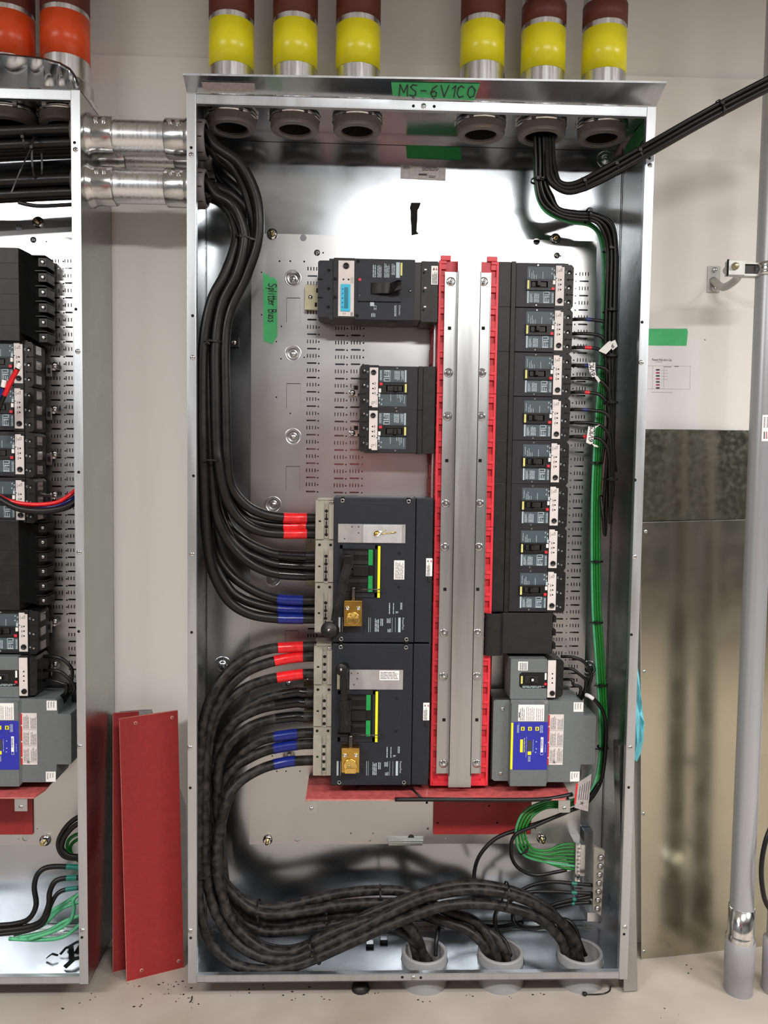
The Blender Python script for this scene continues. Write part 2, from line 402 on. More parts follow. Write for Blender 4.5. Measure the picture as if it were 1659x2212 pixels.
def hood_left(r, off, X0, X1, z1):
    b = MB(); prof = [(0, 118), (60, 124), (95, 129), (125, 137), (148, 150), (160, 166), (168, 186)]
    top = [at(-260, 112, -.05), at(-120, 115, -.05)]+[at(x, y, -.05*(1-max(0, x-90)/85)-.004) for x, y in prof]
    xs = [-260, -120]+[p[0] for p in prof]
    bot = [V((min(at(x, 195, 0).x, X1-.002), -.0035, z1+.0005)) for x in xs]; bot[-1].x = X1-.001
    top = [V((X0, -.05, top[0].z))]+top; bot = [V((X0, -.0035, z1+.0005))]+bot
    for a, c, d, e in zip(bot, top, bot[1:], top[1:]): b.poly([a, d, e, c], 'galv', (0, 0, .0015), True)
    for a, c, d, e in zip(bot, top, bot[1:], top[1:]): b.poly([c, e, e+V((0, .012, .008)), c+V((0, .012, .008))], 'blk', (0, 0, .001), True)
    b.build('drip_hood', r, off)
def hm(*a): HP['f'] = hood_main(*a)
main = cabinet(0, 'tall open galvanised cabinet in the centre with bare breaker panel inside', [(x, y, .0625) for x, y, z in BOTC], [(x, y, .05) for x, y in TOPC], SIDE, [],
    ([(893, 2112, 's'), (869, 2111, 'h'), (909, 2112, 'h')], [(915, 229, 's'), (893, 229, 'h'), (938, 230, 'h')]),
    [(413, 319, 'h'), (413, 334, 's'), (416, 682, 'h'), (416, 772, 's'), (418, 1028, 'h'), (415, 1197, 's'), (414, 1366, 'h'), (410, 1615, 's'), (411, 1702, 'h'), (411, 2011, 's'), (412, 2026, 'h')],
    [(1403, 342, 'h'), (1404, 357, 's'), (1387, 696, 'h'), (1385, 783, 's'), (1372, 1037, 'h'), (1370, 1203, 's'), (1364, 1371, 'h'), (1361, 1615, 's'), (1358, 1701, 'h'), (1350, 2003, 's'), (1348, 2018, 'h')], hm)
XL = -GAP-W
LTOP = [(at(143, 240, .13).x-.136, .13), (at(143, 240, .13).x, .13)]
left = cabinet(XL, 'open galvanised cabinet cut off by the left edge of the photo', [], [(x, y, .05) for x, y in LTOP], [], SIDE, ([], []),
    [], [(161, 308, 'h'), (163, 323, 's'), (164, 668, 'h'), (168, 759, 's'), (170, 1020, 'h'), (171, 1193, 's'), (170, 1364, 'h'), (172, 1612, 's'), (178, 2010, 's'), (177, 2025, 'h')], hood_left)

# marks on the hood
P = HP['f']
def quad_thing(pts, m, name, label, cat, group=None, th=(0, -.0006, 0), lift=V((0, -.0008, -.0008))):
    b = MB(); b.poly([V(p)+lift for p in pts], m, th); return b.thing(name, label, cat, group) if name else b
b = MB(); lift = V((0, -.0009, -.0012))
b.poly([P(845, 177)+lift, P(1037, 180)+lift, P(1024, 216)+lift, P(848, 206)+lift], 'greentape', (0, -.0002, -.0003))
c0, c1 = P(862, 206), P(1016, 210); up = (P(862, 186)-P(862, 206)).normalized(); rt = (c1-c0).normalized()
sc_ = (P(1020, 209)-P(860, 205)).length/(8*.9)
handwrite(b, 'MS-6V1CO', lambda u, v: c0+rt*u*1.08+up*v*1.45+lift*1.6, sc_*.93, 1.0, .055, 'ink', V((0, -.0002, -.0002)))
b.thing('green_tape', 'strip of green tape with handwritten panel name under the hood', 'tape')
b = MB(); b.poly([P(435, 176)+lift, P(550, 179)+lift, P(552, 198)+lift, P(441, 196)+lift], 'greylab', (0, -.0002, -.0003)); b.thing('blank_label', 'blurred grey label at the left end of the hood', 'label')
p0 = at(-1, 0, 0)
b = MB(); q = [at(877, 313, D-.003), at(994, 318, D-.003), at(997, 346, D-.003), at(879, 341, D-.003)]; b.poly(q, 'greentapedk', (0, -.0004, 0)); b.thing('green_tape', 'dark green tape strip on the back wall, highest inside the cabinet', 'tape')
b = MB(); q = [at(866, 356, D-.003), at(963, 364, D-.003), at(962, 390, D-.003), at(865, 385, D-.003)]; b.poly(q, 'greylab', (0, -.0004, 0))
a = at(868, 364, 0)
zz = at(900, 372, D-.003)
b.lines(at(870, 360, D).x, at(888, 360, D).x, at(870, 366, D).z, at(870, 359, D).z, D-.0036, 'ink', 3)
b.lines(at(912, 360, D).x, at(952, 360, D).x, at(912, 370, D).z, at(912, 361, D).z, D-.0036, 'ink', 3)
b.box(at(904, 378, D).x, at(922, 378, D).x, D-.0042, D-.0036, at(904, 380, D).z, at(904, 376, D).z, 'ink')
b.lines(at(926, 384, D).x, at(942, 384, D).x, at(926, 386, D).z, at(926, 380, D).z, D-.0036, 'ink', 2)
b.thing('rating_label', 'small printed rating label on the back wall under the green tape', 'label')
# torn black tape on back wall
YB = D-.0030
def pq(pts, Y): return [at(x, y, Y) for x, y in pts]
b = MB()
b.poly(pq([(888, 438), (909, 438), (905, 450), (902, 453), (902, 476), (901, 482), (900, 500), (905, 505), (889, 508), (888, 482), (887, 478), (887, 455), (885, 449)], YB), 'hole', (0, -.0005, 0))
b.thing('knockout_slot', 'dark torn slot-shaped opening in the back wall above the bus bar', 'slot')

# ------------------------------------------------------------------ conduits above and beside
def conduit_top(x, y, r, z0, bands, label, group, pipe='alu', cap=None):
    t = thing('conduit', label, 'conduit', (x, y, z0), group); off = t.location
    MB().tube([(x, y, z0), (x, y, CEIL)], r, pipe, 28, False).build('pipe', t, off)
    m = MB().lathe((x, y, 0), [(r-.003, z0), (r-.003, CEIL)], 'gap', 'Z', 28); m.build('pipe_bore', t, off)
    for (a, c, mm, nm) in bands: MB().lathe((x, y, 0), [(r, a), (r+.0012, a), (r+.0012, c), (r, c)], mm, 'Z', 32).build(nm, t, off)
    # bushing inside the cabinet
    zb = Z0+H
    b = MB(); b.lathe((x, y, 0), [(r+.002, zb-.002), (r+.009, zb-.003), (r+.009, zb-.012), (r+.001, zb-.012)], 'steel', 'Z', 24)
    for k in range(6):
        a = k*PI/3; b.box(x+(r+.007)*math.cos(a)-.006, x+(r+.007)*math.cos(a)+.006, y+(r+.007)*math.sin(a)-.004, y+(r+.007)*math.sin(a)+.004, zb-.012, zb-.002, 'steel', .001)
    b.build('locknut', t, off)
    MB().lathe((x, y, 0), [(r-.0145, zb-.030), (r-.0145, zb-.035), (r-.011, zb-.038), (r+.003, zb-.036), (r+.006, zb-.030), (r+.006, zb-.012), (r-.002, zb-.010)], 'bushing', 'Z', 56, False).lathe((x, y, 0), [(r-.010, zb+.06), (r-.0143, zb-.030)], 'hole', 'Z', 32).build('bushing', t, off)
    return t
yb = lambda py, px: at(px, py, .055).z
zs = Z0+H
ORD = ['leftmost', 'second', 'third', 'fourth', 'fifth', 'rightmost']
tops_px = [(452, 550, 39, 135, 22), (589, 686, 42, 135, 24), (724, 821, 45, 138, 31), (993, 1089, 45, 133, 36), (1125, 1221, 54, 145, 44), (1255, 1353, 56, 148, 48)]
for k, (x0, x1, yy0, yy1, yb1) in enumerate(tops_px):
    pc = at((x0+x1)/2, 130, .11); x = pc.x
    TOPx = TOPC[k][0]; r = .057
    ye, yt = at(x0, yy1+17, .11).z, at(x0, yy0+17, .11).z
    zbr = at(x0, yb1-3 if k > 2 else 28, .11).z; z2 = at(x0, -60, .11).z if k < 4 else at(x0, 16, .11).z
    conduit_top(TOPx, .11, .0545, zs-.01, [(ye, yt, 'yellow', 'yellow_band'), (at(x0, yy0+5, .11).z, z2+(.02 if k < 4 else 0), 'brown', 'brown_band')],
        '%s of six aluminium conduits with yellow and brown bands above the cabinet' % ORD[k], 'yellow-banded conduits above the open cabinet')
for k, (px, lab) in enumerate(((20, 'orange-banded conduit cut by the left photo edge'), (150, 'orange-banded conduit entering the left cabinet near its right corner'))):
    x = LTOP[k][0] if k == 0 else at(149, 100, .13).x; y = .13
    t = conduit_top(LTOP[k][0], y, .0575, zs-.01, [(at(px, 137, .13).z, at(px, 43, .13).z, 'orange', 'orange_band'), (at(px, 32, .13).z, CEIL, 'brown', 'brown_band')], lab, 'orange-banded conduits above the left cabinet')
    b = MB(); xx = LTOP[k][0]; b.lathe((xx, y, zs), [(.061, .07), (.066, .062), (.067, .03), (.074, .022), (.076, .004), (.06, 0)], 'chrome', 'Z', 28); b.build('hub', t, t.location)

def side_conduit(y, z, r, label):
    xa, xb = -GAP, 0.0
    t = thing('conduit_nipple', label, 'conduit', (xa+GAP/2, y, z-r), 'short conduits between the two cabinets'); off = t.location
    MB().lathe((0, y, z), [(r-.002, xa-.03), (r-.002, xb+.03)], 'castz' if 0 else 'alu', 'X', 30).build('pipe', t, off)
    MB().lathe((0, y, z), [(r-.006, xa-.03), (r-.006, xb+.035)], 'gap', 'X', 24).build('pipe_bore', t, off)
    L = .063
    for sx, x0 in ((1, xa), (-1, xb)):
        c = MB().lathe((0, y, z), [(r+.0115, x0), (r+.0115, x0+sx*.004), (r+.006, x0+sx*.012), (r+.0045, x0+sx*.02), (r+.0045, x0+sx*(L-.002)), (r+.003, x0+sx*L), (r-.002, x0+sx*L)], 'castz', 'X', 32).build('coupling', t, off)
        for q in (.028, .047):
            a = .5; yy, zz_ = y-(r+.004)*math.cos(a), z+(r+.004)*math.sin(a)
            MB().cyl((x0+sx*q, yy, zz_), .0058, .006, 'chrome', ax=(0, -math.cos(a), math.sin(a)), seg=12).build('set_screw', c, off)
    for sx, x0 in ((1, xb+.0018), (-1, xa-.0018)):
        b = MB().lathe((0, y, z), [(r+.007, x0), (r+.008, x0+sx*.004), (r+.008, x0+sx*.009), (r+.004, x0+sx*.01), (r+.005, x0+sx*.012), (r+.004, x0+sx*.03), (r+.001, x0+sx*.034), (r-.004, x0+sx*.033), (r-.005, x0+sx*.01)], 'pvcdark', 'X', 32)
        for k in range(8):
            a = PI*2*k/8+.2; b.box(x0+sx*.010, x0+sx*.028, y+(r+.005)*math.cos(a)-.001, y+(r+.005)*math.cos(a)+.001, z+(r+.005)*math.sin(a)-.001, z+(r+.005)*math.sin(a)+.001, 'gap')
        b.build('bushing', t, off)
for (y, z, r), lab in zip(SIDE, ('upper front short conduit joining the two cabinets', 'lower front short conduit joining the two cabinets', 'rear short conduit, behind the upper front one')):
    side_conduit(y, z, r-.0045, lab)

for (x, y, z), lab in zip(BOTC, ('left of three grey plastic conduits rising through the cabinet floor', 'middle of three grey plastic conduits rising through the cabinet floor', 'right of three grey plastic conduits rising through the cabinet floor')):
    t = thing('plastic_conduit', lab, 'conduit', (x, y, 0), 'plastic conduits rising through the cabinet floor'); off = t.location; r = .0605
    MB().lathe((x, y, 0), [(r+.002, 0), (r+.001, .03), (r, .05), (r, z-.004), (r-.002, z), (r-.008, z), (r-.01, z-.004)], 'pvcdirt', 'Z', 40).build('sleeve', t, off)
    MB().lathe((x, y, 0), [(r-.009, z-.004), (r-.009, .02), (0, .02)], 'pvcdirt', 'Z', 40).build('bore', t, off)

# ------------------------------------------------------------------ mounting pans with punched rows
YP = .2
def perf(px, py0, py1, kind, dots, phase, w=.026):
    """punched column: groups of four upright slits alternating with level slots; a row of dots beside it"""
    hs = []; x = at(px, py0, YP).x; zt_, zb_ = at(px, py0, YP).z, at(px, py1, YP).z
    p = .0381; z = zt_-phase; k = 0
    while z > zb_:
        for j in range(4): hs.append(rect(x-w/2+j*w/3.4, x-w/2+j*w/3.4+.0026, z-.0048, z+.0048))
        z2 = z-p/2
        if z2 > zb_: hs.append(slot(x-w/2, x+w/2, z2, .0042))
        if dots: hs += [circ(x+dots, z-p*.02, .0023, 8), circ(x+dots, z-p*.52, .0023, 8)]
        z -= p
    return hs
def dimple(b, x, z, r, y):
    b.lathe((x, y, z), [(r*1.15, 0), (r*1.02, -.0012), (r*.9, .0012), (r*.62, .012), (r*.55, .0125), (r*.45, .009), (r*.42, .009), (r*.38, .006), (0, .0055)], 'galvpan', seg=28)
def pan(root_label, px0, px1, py0, py1, cols, dims, holes, kos, pym=1165, pxm=900):
    X0, X1, Zt, Zb = at(px0, pym, YP).x, at(px1, pym, YP).x, at(pxm, py0, YP).z, at(pxm, py1, YP).z
    hs = []
    for c in cols: hs += perf(*c)
    dd = []
    for px, py, r in dims: p = at(px, py, YP); dd.append((p.x, p.z, r)); hs.append(circ(p.x, p.z, r, 24))
    for px, py, r in holes: p = at(px, py, YP); hs.append(circ(p.x, p.z, r, 10))
    for px, py, w_, h_ in kos:
        p = at(px, py, YP); hs += [rect(p.x-.0004, p.x+.0004, p.z-h_, p.z), rect(p.x, p.x+w_, p.z-.0012, p.z+.0004), rect(p.x+w_, p.x+w_+.0003, p.z-h_, p.z-.002)]
    r_ = thing('perforated_plate', root_label, 'perforated plate', ((X0+X1)/2, YP, Zb)); off = r_.location
    b = MB(); plateY(b, rect(X0, X1, Zb, Zt), hs, YP, .0025, 'galvpan')
    b.box(X0, X0+.002, YP+.0025, YP+.02, Zb, Zt, 'galvpan'); b.box(X1-.002, X1, YP+.0025, YP+.02, Zb, Zt, 'galvpan')
    b.build('sheet', r_, off)
    for x, z, q in dd:
        b = MB(); dimple(b, x, z, q, YP); b.build('dimple', r_, off)
    return r_, off
A0 = 'perforated galvanised mounting panel inside the central cabinet'
mp, mpo = pan(A0, 541, 1271, 512, 1823,
    [(675, 578, 1072, 1, .0185, .003), (735, 704, 1068, 1, .019, .006), (769, 704, 1068, 1, .0205, .006), (675, 1340, 1382, 1, 0, .004), (1262, 592, 1500, 1, -.022, -.0), (1207, 1322, 1412, 1, .0, 0)],
    [(633, 601, .0195), (633, 763, .0195), (633, 943, .0195), (590, 1090, .0195), (590, 1250, .0195), (623, 1478, .0195), (624, 1632, .0165)],
    [(655, 514, .009), (907, 520, .009), (1159, 522, .009), (604, 564, .0024), (627, 564, .0024), (657, 565, .0024), (596, 628, .002), (565, 588, .002), (565, 680, .002), (597, 738, .002), (608, 705, .002), (607, 775, .002), (657, 772, .002), (597, 858, .002), (627, 893, .002),
     (698, 546, .0022), (1211, 553, .0022), (980, 519, .0022), (1111, 520, .0022), (585, 1532, .002), (600, 1532, .002), (588, 1633, .002), (598, 1666, .002), (618, 1666, .002), (648, 1666, .002),
     (922, 1734, .0035), (924, 1790, .003), (758, 1800, .003), (806, 1800, .0025), (799, 1815, .0035), (963, 1812, .003), (1156, 1789, .003), (642, 1811, .009), (888, 1809, .009), (1133, 1808, .009)],
    [(619, 643, .036, .066), (619, 828, .037, .066), (618, 1007, .037, .066), (617, 1362, .034, .05)])
for lab, px, py, rr in (('upper left', 588, 505, .014), ('upper right', 1200, 515, .014), ('lower left', 578, 1815, .013), ('lower right', 1170, 1812, .013)):
    p = at(px, py, YP-.004); t = thing('panel_stud', '%s brass stud with washer and nut holding the central mounting panel' % lab, 'stud', (p.x, YP-.004, p.z), 'studs holding the central mounting panel'); off = t.location
    MB().lathe((p.x, YP-.001, p.z), [(0, -.0035), (rr, -.003), (rr, 0)], 'chrome', seg=20).build('washer', t, off)
    MB().cyl((p.x, YP-.004, p.z), .0095, -.009, 'chrome', seg=6).build('nut', t, off)
    b = MB(); b.lathe((p.x, YP-.013, p.z), sum([[(.0042, -.0018*k), (.0049, -.0018*k-.0009)] for k in range(7)], [])+[(0, -.0128)], 'yzinc', seg=12); b.build('threaded_end', t, off)
def pan_screw(px, py, lab):
    p = at(px, py, YP); b = MB(); screwhead(b, p.x, p.z, YP-.0003, .0068); b.lathe((p.x, YP, p.z), [(.008, 0), (.008, -.0008), (0, -.0009)], 'steel'); b.thing('pan_screw', lab, 'screw')
pan_screw(685, 546, 'small round-head screw at the top left of the central mounting panel'); pan_screw(1203, 552, 'small round-head screw at the top right of the central mounting panel')
# left cabinet pan
px0 = at(155, 1165, YP)
lp, lpo = pan('perforated galvanised mounting panel inside the left cabinet', -560, 174, 478, 1826,
    [(117, 562, 1340, 1, .0235, .002), (150, 562, 1500, 1, 0, .002)], [], [(41, 491, .009), (100, 522, .002), (111, 613, .002), (55, 1810, .009), (41, 1812, .002), (81, 1790, .002)], [], pxm=100)
p = at(82, 480, YP-.004)
for px, py, lab in ((82, 480, 'brass stud with nut at the top of the left mounting panel'), (97, 1816, 'brass stud with nut at the bottom of the left mounting panel')):
    p = at(px, py, YP-.004); t = thing('panel_stud', lab, 'stud', (p.x, YP-.004, p.z)); off = t.location
    MB().lathe((p.x, YP-.001, p.z), [(0, -.0035), (.015, -.003), (.015, 0)], 'chrome', seg=20).build('washer', t, off)
    MB().cyl((p.x, YP-.004, p.z), .0095, -.009, 'chrome', seg=6).build('nut', t, off)
    MB().cyl((p.x, YP-.013, p.z), .0046, -.014, 'yzinc', seg=12).build('threaded_end', t, off)
pan_screw(72, 518, 'small screw below the upper stud of the left mounting panel')
# black clip on back wall, dimples of the back wall
p = at(506, 740, D-.004)
b = MB(); b.box(p.x-.013, p.x+.013, D-.008, D-.0025, p.z-.013, p.z+.013, 'blk', .001); b.lathe((p.x, D-.0085, p.z), [(0, -.001), (.005, -.001), (.006, 0)], 'steel'); b.thing('cable_tie_mount', 'black square cable tie mount on the back wall beside the cables', 'cable tie mount')
for px, py, lab in ((481, 1436, 'dimple with screw in the back wall left of the red-taped cables'), (1308, 345, 'round dimple in the back wall at the top right corner'), (1272, 1445, 'round dimple with bolt behind the grey surge unit wires')):
    p = at(px, py, D-.0025); b = MB(); b.lathe((p.x, D-.003, p.z), [(.024, 0), (.021, -.002), (.017, .0), (.010, -.001), (.008, -.006), (0, -.007)], 'galv', seg=24); b.thing('wall_dimple', lab, 'dimple')

# ------------------------------------------------------------------ bus bar stack
KH = .001181
def bus_stack():
    YR = .098
    X = lambda px: at(px, 1130, YR).x
    zt, zb = at(1012, 563, YR).z, at(992, 1697, YR).z; zj = [at(1005, 850, YR).z, at(1000, 1138, YR).z]
    r = thing('bus_bar_stack', 'tall red insulated bus bar stack with steel channel between the breaker columns', 'bus bar', ((X(939)+X(1066))/2, YR, zb)); off = r.location
    xl, xr = X(939), X(1066); lw, iw = .0062, .013
    cuts = [zb]+zj[::-1]+[zt]
    for i in range(3):
        a, c = cuts[i]+(.0006 if i else 0), cuts[i+1]-.0006
        b = MB()
        for s_, x in ((1, xl), (-1, xr)):
            b.box(x, x+s_*lw, YR, YR+.05, a, c, 'busred', .0006)
            n = int((c-a)/.0566+.5); p = (c-a)/n
            for k in range(n):
                z = a+p*k
                b.box(x+s_*lw, x+s_*(lw+iw), YR+.003, YR+.012, z, z+p*.30, 'busred'); b.box(x+s_*lw, x+s_*(lw+iw), YR+.003, YR+.012, z+p*.62, z+p, 'busred')
                b.box(x+s_*lw, x+s_*(lw+iw), YR+.010, YR+.014, z+p*.3, z+p*.62, 'busred')
                b.box(x+s_*lw*.4, x+s_*(lw+iw), YR-.0004, YR+.004, z+p*.86, z+p*.98, 'busred', .0004)
                b.box(x-s_*.001, x+s_*lw, YR+.006, YR+.03, z+p*.4, z+p*.5, 'busred')
        b.box(xl+lw+iw-.001, xr-lw-iw+.001, YR+.008, YR+.012, a, c, 'busred')
        b.build('red_insulator', r, off)
    b = MB()
    for s_, x in ((1, xl), (-1, xr)): b.box(x+s_*.004, x+s_*.03, YR+.001, YR+.012, zt, zt+.012, 'busred', .0006)
    b.box(xl+.004, xr-.004, YR+.0, YR+.03, zb-.0005, zb+.012, 'busred', .0008); b.build('insulator_end', r, off)
    # laminated bars and rear insulator blocks
    b = MB(); 
    for k in range(4): b.box(xl-.007+.0022*k, xl-.0056+.0022*k, YR+.03+.008*k, YR+.07, zb, zt, 'alu')
    b.build('bus_bars', r, off)
    b = MB(); n = 32; p = (zt-zb)/n; xa, xb = at(922, 1130, .18).x, at(1066, 1130, .18).x
    for k in range(n): b.box(xa+(.002 if k % 2 else 0), xb, .158, .1985, zb+p*k+.0006, zb+p*(k+1)-.0006, 'gpodark', .0008)
    b.build('rear_insulator', r, off)
    b = MB(); b.box(xl+.002, xr-.002, YR+.012, .158, zb+.003, zt-.003, 'blk2'); b.build('core', r, off)
    # steel hat channel
    YF = YR-.006; YW = .074
    fx0, fx1 = at(953, 1120, YF).x, at(1048.5, 1120, YF).x; wx0, wx1 = at(979, 1120, YW).x, at(1029, 1120, YW).x
    fz0, fz1 = at(990, 1671, YF).z, at(1010, 588, YF).z; wz0, wz1 = at(997, 1701, YW).z, at(1013, 548, YW).z
    b = MB(); b.box(fx0, wx0+.002, YF, YF+.003, fz0, fz1, 'chan', .0005); b.box(wx1-.002, fx1, YF, YF+.003, fz0, fz1, 'chan', .0005)
    b.box(fx0-.0015, fx0, YF-.003, YF+.003, fz0, fz1, 'chan', .0004); b.box(fx1, fx1+.0015, YF-.003, YF+.003, fz0, fz1, 'chan', .0004)
    b.box(wx0, wx0+.0025, YW, YF+.003, fz0, fz1, 'chan'); b.box(wx1-.0025, wx1, YW, YF+.003, fz0, fz1, 'chan')
    b.box(wx0, wx1, YW, YW+.003, wz0, wz1, 'chan', .0006)
    for x, ys in ((0, (709, 995, 1273, 1555)), (1, (709, 995, 1273, 1555))):
        for py in ys:
            p = at((971 if py == 709 else 965 if py == 995 else 961 if py == 1273 else 959) if x == 0 else (1044 if py == 709 else 1037 if py == 995 else 1032 if py == 1273 else 1030), py, YF)
            b.box(p.x-.0042, p.x+.0042, YF-.0004, YF, p.z-.0042, p.z+.0042, 'hole')
    ch = b.build('steel_channel', r, off)
    for px, py in ((974, 608), (969, 805), (967, 899), (963, 1087), (961, 1181), (959, 1367), (958, 1461), (958, 1650), (1045, 608), (1041, 805), (1039, 899), (1036, 1087), (1034, 1181), (1031, 1367), (1030, 1461), (1030, 1650)):
        p = at(px, py, YF-.002); b = MB(); b.lathe((p.x, YF, p.z), [(.0115, 0), (.0115, -.001), (.009, -.0024), (.0082, -.0026)], 'chrome', seg=22)
        b.lathe((p.x, YF-.0026, p.z), [(.0082, 0), (.0066, 0), (.0066, -.006), (.0058, -.0068), (.0035, -.0068)], 'steel', seg=6, smooth=False)
        b.lathe((p.x, YF-.0094, p.z), [(.0038, 0), (.0036, -.004), (0, -.0042)], 'steel', seg=10); b.build('bolt', r, off)
bus_stack()

# ------------------------------------------------------------------ small frame breaker
def ux(px, o=1077): return (px-o)*KH
def make_small(label, trip_only=False, lugs=True):
    r = thing('circuit_breaker', label, 'circuit breaker')
    u = ux; z = lambda py: (614.5-py)*KH
    if not trip_only:
        b = MB(); b.box(u(1115), u(1200), 0, .088, z(661.3), z(567), 'brk', .0008)
        for px, py in ((1162, 571.5), (1160, 657)): b.lathe((u(px), 0, z(py)), [(0, -.0002), (.0034, -.0002), (.0042, .0004)], 'blk2', seg=12); b.lathe((u(px), -.0003, z(py)), [(0, 0), (.002, 0)], 'steel', seg=8, smooth=False)
        b.build('body', r)
        b = MB(); b.box(u(1077), u(1103), -.001, .06, z(662), z(566), 'brkend', .001); b.box(u(1104.2), u(1114), -.003, .06, z(662), z(565), 'brkend', .001); b.box(u(1101), u(1116), .003, .055, z(660), z(568), 'blk2'); b.build('bus_connector', r)
        b = MB(); b.box(u(1139), u(1198.5), -.0006, 0, z(601.5), z(575), 'teal')
        for x, a, c in ((1143.5, 598, 579), (1148.5, 601, 586), (1152, 601, 582), (1155, 601, 591), (1159, 601, 591), (1173, 601, 584)): b.lines(u(x-1), u(x+1), z(a), z(c), -.0008, 'print', 1, True, seed=int(x))
        for x, zz in ((1193, 579), (1198, 582), (1192.5, 589), (1197.5, 591)): b.box(u(x)-.0012, u(x)+.0012, -.0008, -.0006, z(zz)-.002, z(zz)+.0016, 'print')
        b.build('rating_label', r)
        b = MB(); b.box(u(1138.5), u(1198), -.0006, 0, z(653), z(627), 'teal')
        b.box(u(1140), u(1143), -.0008, -.0006, z(653), z(627), 'print'); b.lines(u(1145), u(1152), z(651), z(630), -.0008, 'print', 5, True, seed=2, fill=.5)
        b.lines(u(1154), u(1166), z(651), z(629), -.0008, 'print', 4, True, seed=5, fill=.6)
        for (a, c, e, f) in ((1175, 1176, 628, 652), (1177, 1188, 628, 629.2), (1177, 1188, 634, 635.5), (1177, 1188, 638, 640), (1176, 1188, 650, 652), (1187, 1188.5, 629, 635), (1178, 1179.3, 640, 650), (1182, 1183.3, 642, 650), (1186, 1187.3, 644, 650)): b.box(u(a), u(c), -.0008, -.0006, z(f), z(e), 'print')
        b.lines(u(1193), u(1197.5), z(652), z(628), -.0008, 'print', 2, True, seed=8, fill=.9)
        b.build('wiring_label', r)
        b = MB(); x0, x1, a, c = u(1137), u(1199), z(626), z(601.8); ox0, ox1, oa, oc = u(1147), u(1183.5), z(619.5), z(606.5)
        b.box(x0, x1, -.004, 0, c-(c-oc), c, 'blk', .0005); b.box(x0, x1, -.004, 0, a, oa, 'blk', .0005); b.box(x0, ox0, -.004, 0, oa, oc, 'blk'); b.box(ox1, x1, -.004, 0, oa, oc, 'blk')
        b.box(ox0, ox1, .0, .0005, oa, oc, 'hole'); b.build('handle_surround', r)
        b = MB(); b.box(u(1149), u(1181), -.0025, 0, z(618.5), z(607.5), 'blk2', .001); b.poly([(u(1157), -.003, z(617.5)), (u(1167), -.003, z(617.5)), (u(1166), -.013, z(616.5)), (u(1160), -.013, z(616.5))], 'blk', (0, 0, .0115)); b.cyl((u(1163), -.0132, z(612)), .0022, .001, 'brkend', seg=8); b.build('toggle', r)
        MB().box(u(1139), u(1143), -.0046, -.0004, z(623), z(605), 'paleyel').build('position_strip', r)
        MB().box(u(1191.5), u(1198), -.006, -.0004, z(625), z(619), 'redbtn', .0006).build('trip_button', r)
        b = MB(); b.box(u(1194.5), u(1199.5), -.0046, -.001, z(612.5), z(604), 'white', .0003); b.box(u(1196), u(1200), -.0046, -.001, z(602), z(594), 'print', .0003); b.build('test_tab', r)
    b = MB(); b.box(u(1199.5), u(1221), -.0006, .086, z(663), z(566.5), 'lugblk', .0008)
    b.box(u(1201), u(1219.5), -.0022, 0, z(657.5), z(572), 'offwhite', .0006)
    b.box(u(1213.5), u(1219.6), -.0024, 0, z(575), z(571.5), 'lugblk')
    for py in (602, 612.3, 623): b.lathe((u(1212), -.0023, z(py)), [(0, -.0003), (.0017, -.0003), (.0022, .0002)], 'hole', seg=10); b.lines(u(1206), u(1209), z(py+3), z(py-3), -.0023, 'ink', 2, True, seed=py)
    for p, q in (((1207, 584), (1214, 578)), ((1214, 578), (1214, 584)), ((1207, 584), (1214, 584))):
        a_, b_ = V((u(p[0]), -.0023, z(p[1]))), V((u(q[0]), -.0023, z(q[1]))); d_ = (b_-a_).normalized()*.0004; n_ = V((-d_.z, 0, d_.x)); b.poly([a_-n_, b_-n_, b_+n_, a_+n_], 'ink', (0, -.0002, 0))
    b.box(u(1204), u(1204.6), -.0024, -.002, z(588), z(578), 'ink')
    b.box(u(1200), u(1203.5), -.0026, -.001, z(600), z(598.4), 'hole')
    tr = b.build('trip_unit', r, label='pale trip unit with three small dials and a round black knob')
    b = MB(); b.lathe((u(1211), -.0022, z(647)), [(.0068, 0), (.0066, -.003), (.0058, -.0036), (.0050, -.0024), (0, -.0024)], 'blk', seg=18)
    b.box(u(1206.5), u(1215.5), -.0034, -.002, z(648), z(646), 'brkend'); b.build('knob', tr)
    b = MB()
    b.poly([(u(1220.5), .002, z(664)), (u(1236), .002, z(664)), (u(1240.5), .002, z(658)), (u(1241), .002, z(575)), (u(1236), .002, z(569)), (u(1229), .002, z(569)), (u(1229), .002, z(566.5)), (u(1220.5), .002, z(566.5))], 'lugblk', (0, .075, 0))
    for i, py in enumerate((585, 617, 648)):
        b.lathe((u(1232), .0018, z(py)), [(.0062, .0), (.0058, -.0003), (.0050, .0001)], 'brkend', seg=16); b.lathe((u(1232), .0017, z(py)), [(0, 0), (.0052, 0)], 'hole', seg=16, smooth=False)
        b.lathe((u(1231), .0012, z(py+2.5)), [(0, 0), (.0024, .0004)], 'steel', seg=8)
        b.text('CBA'[i], u(1221.5), z(py+2.5), .0012, .0075, 'print', 0)
        b.box(u(1240.5), u(1242), .016, .05, z(py+9), z(py-9), 'steel')
        if i < 2: b.lathe((u(1227 if i else 1229), .0016, z(py+16)), [(0, 0), (.0030, 0)], 'hole', seg=12, smooth=False); b.box(u(1231), u(1241.2), .0014, .02, z(py+17), z(py+15), 'hole')
    b.build('lug_block', r)
    return r
YH = .103
SM = make_small('x')
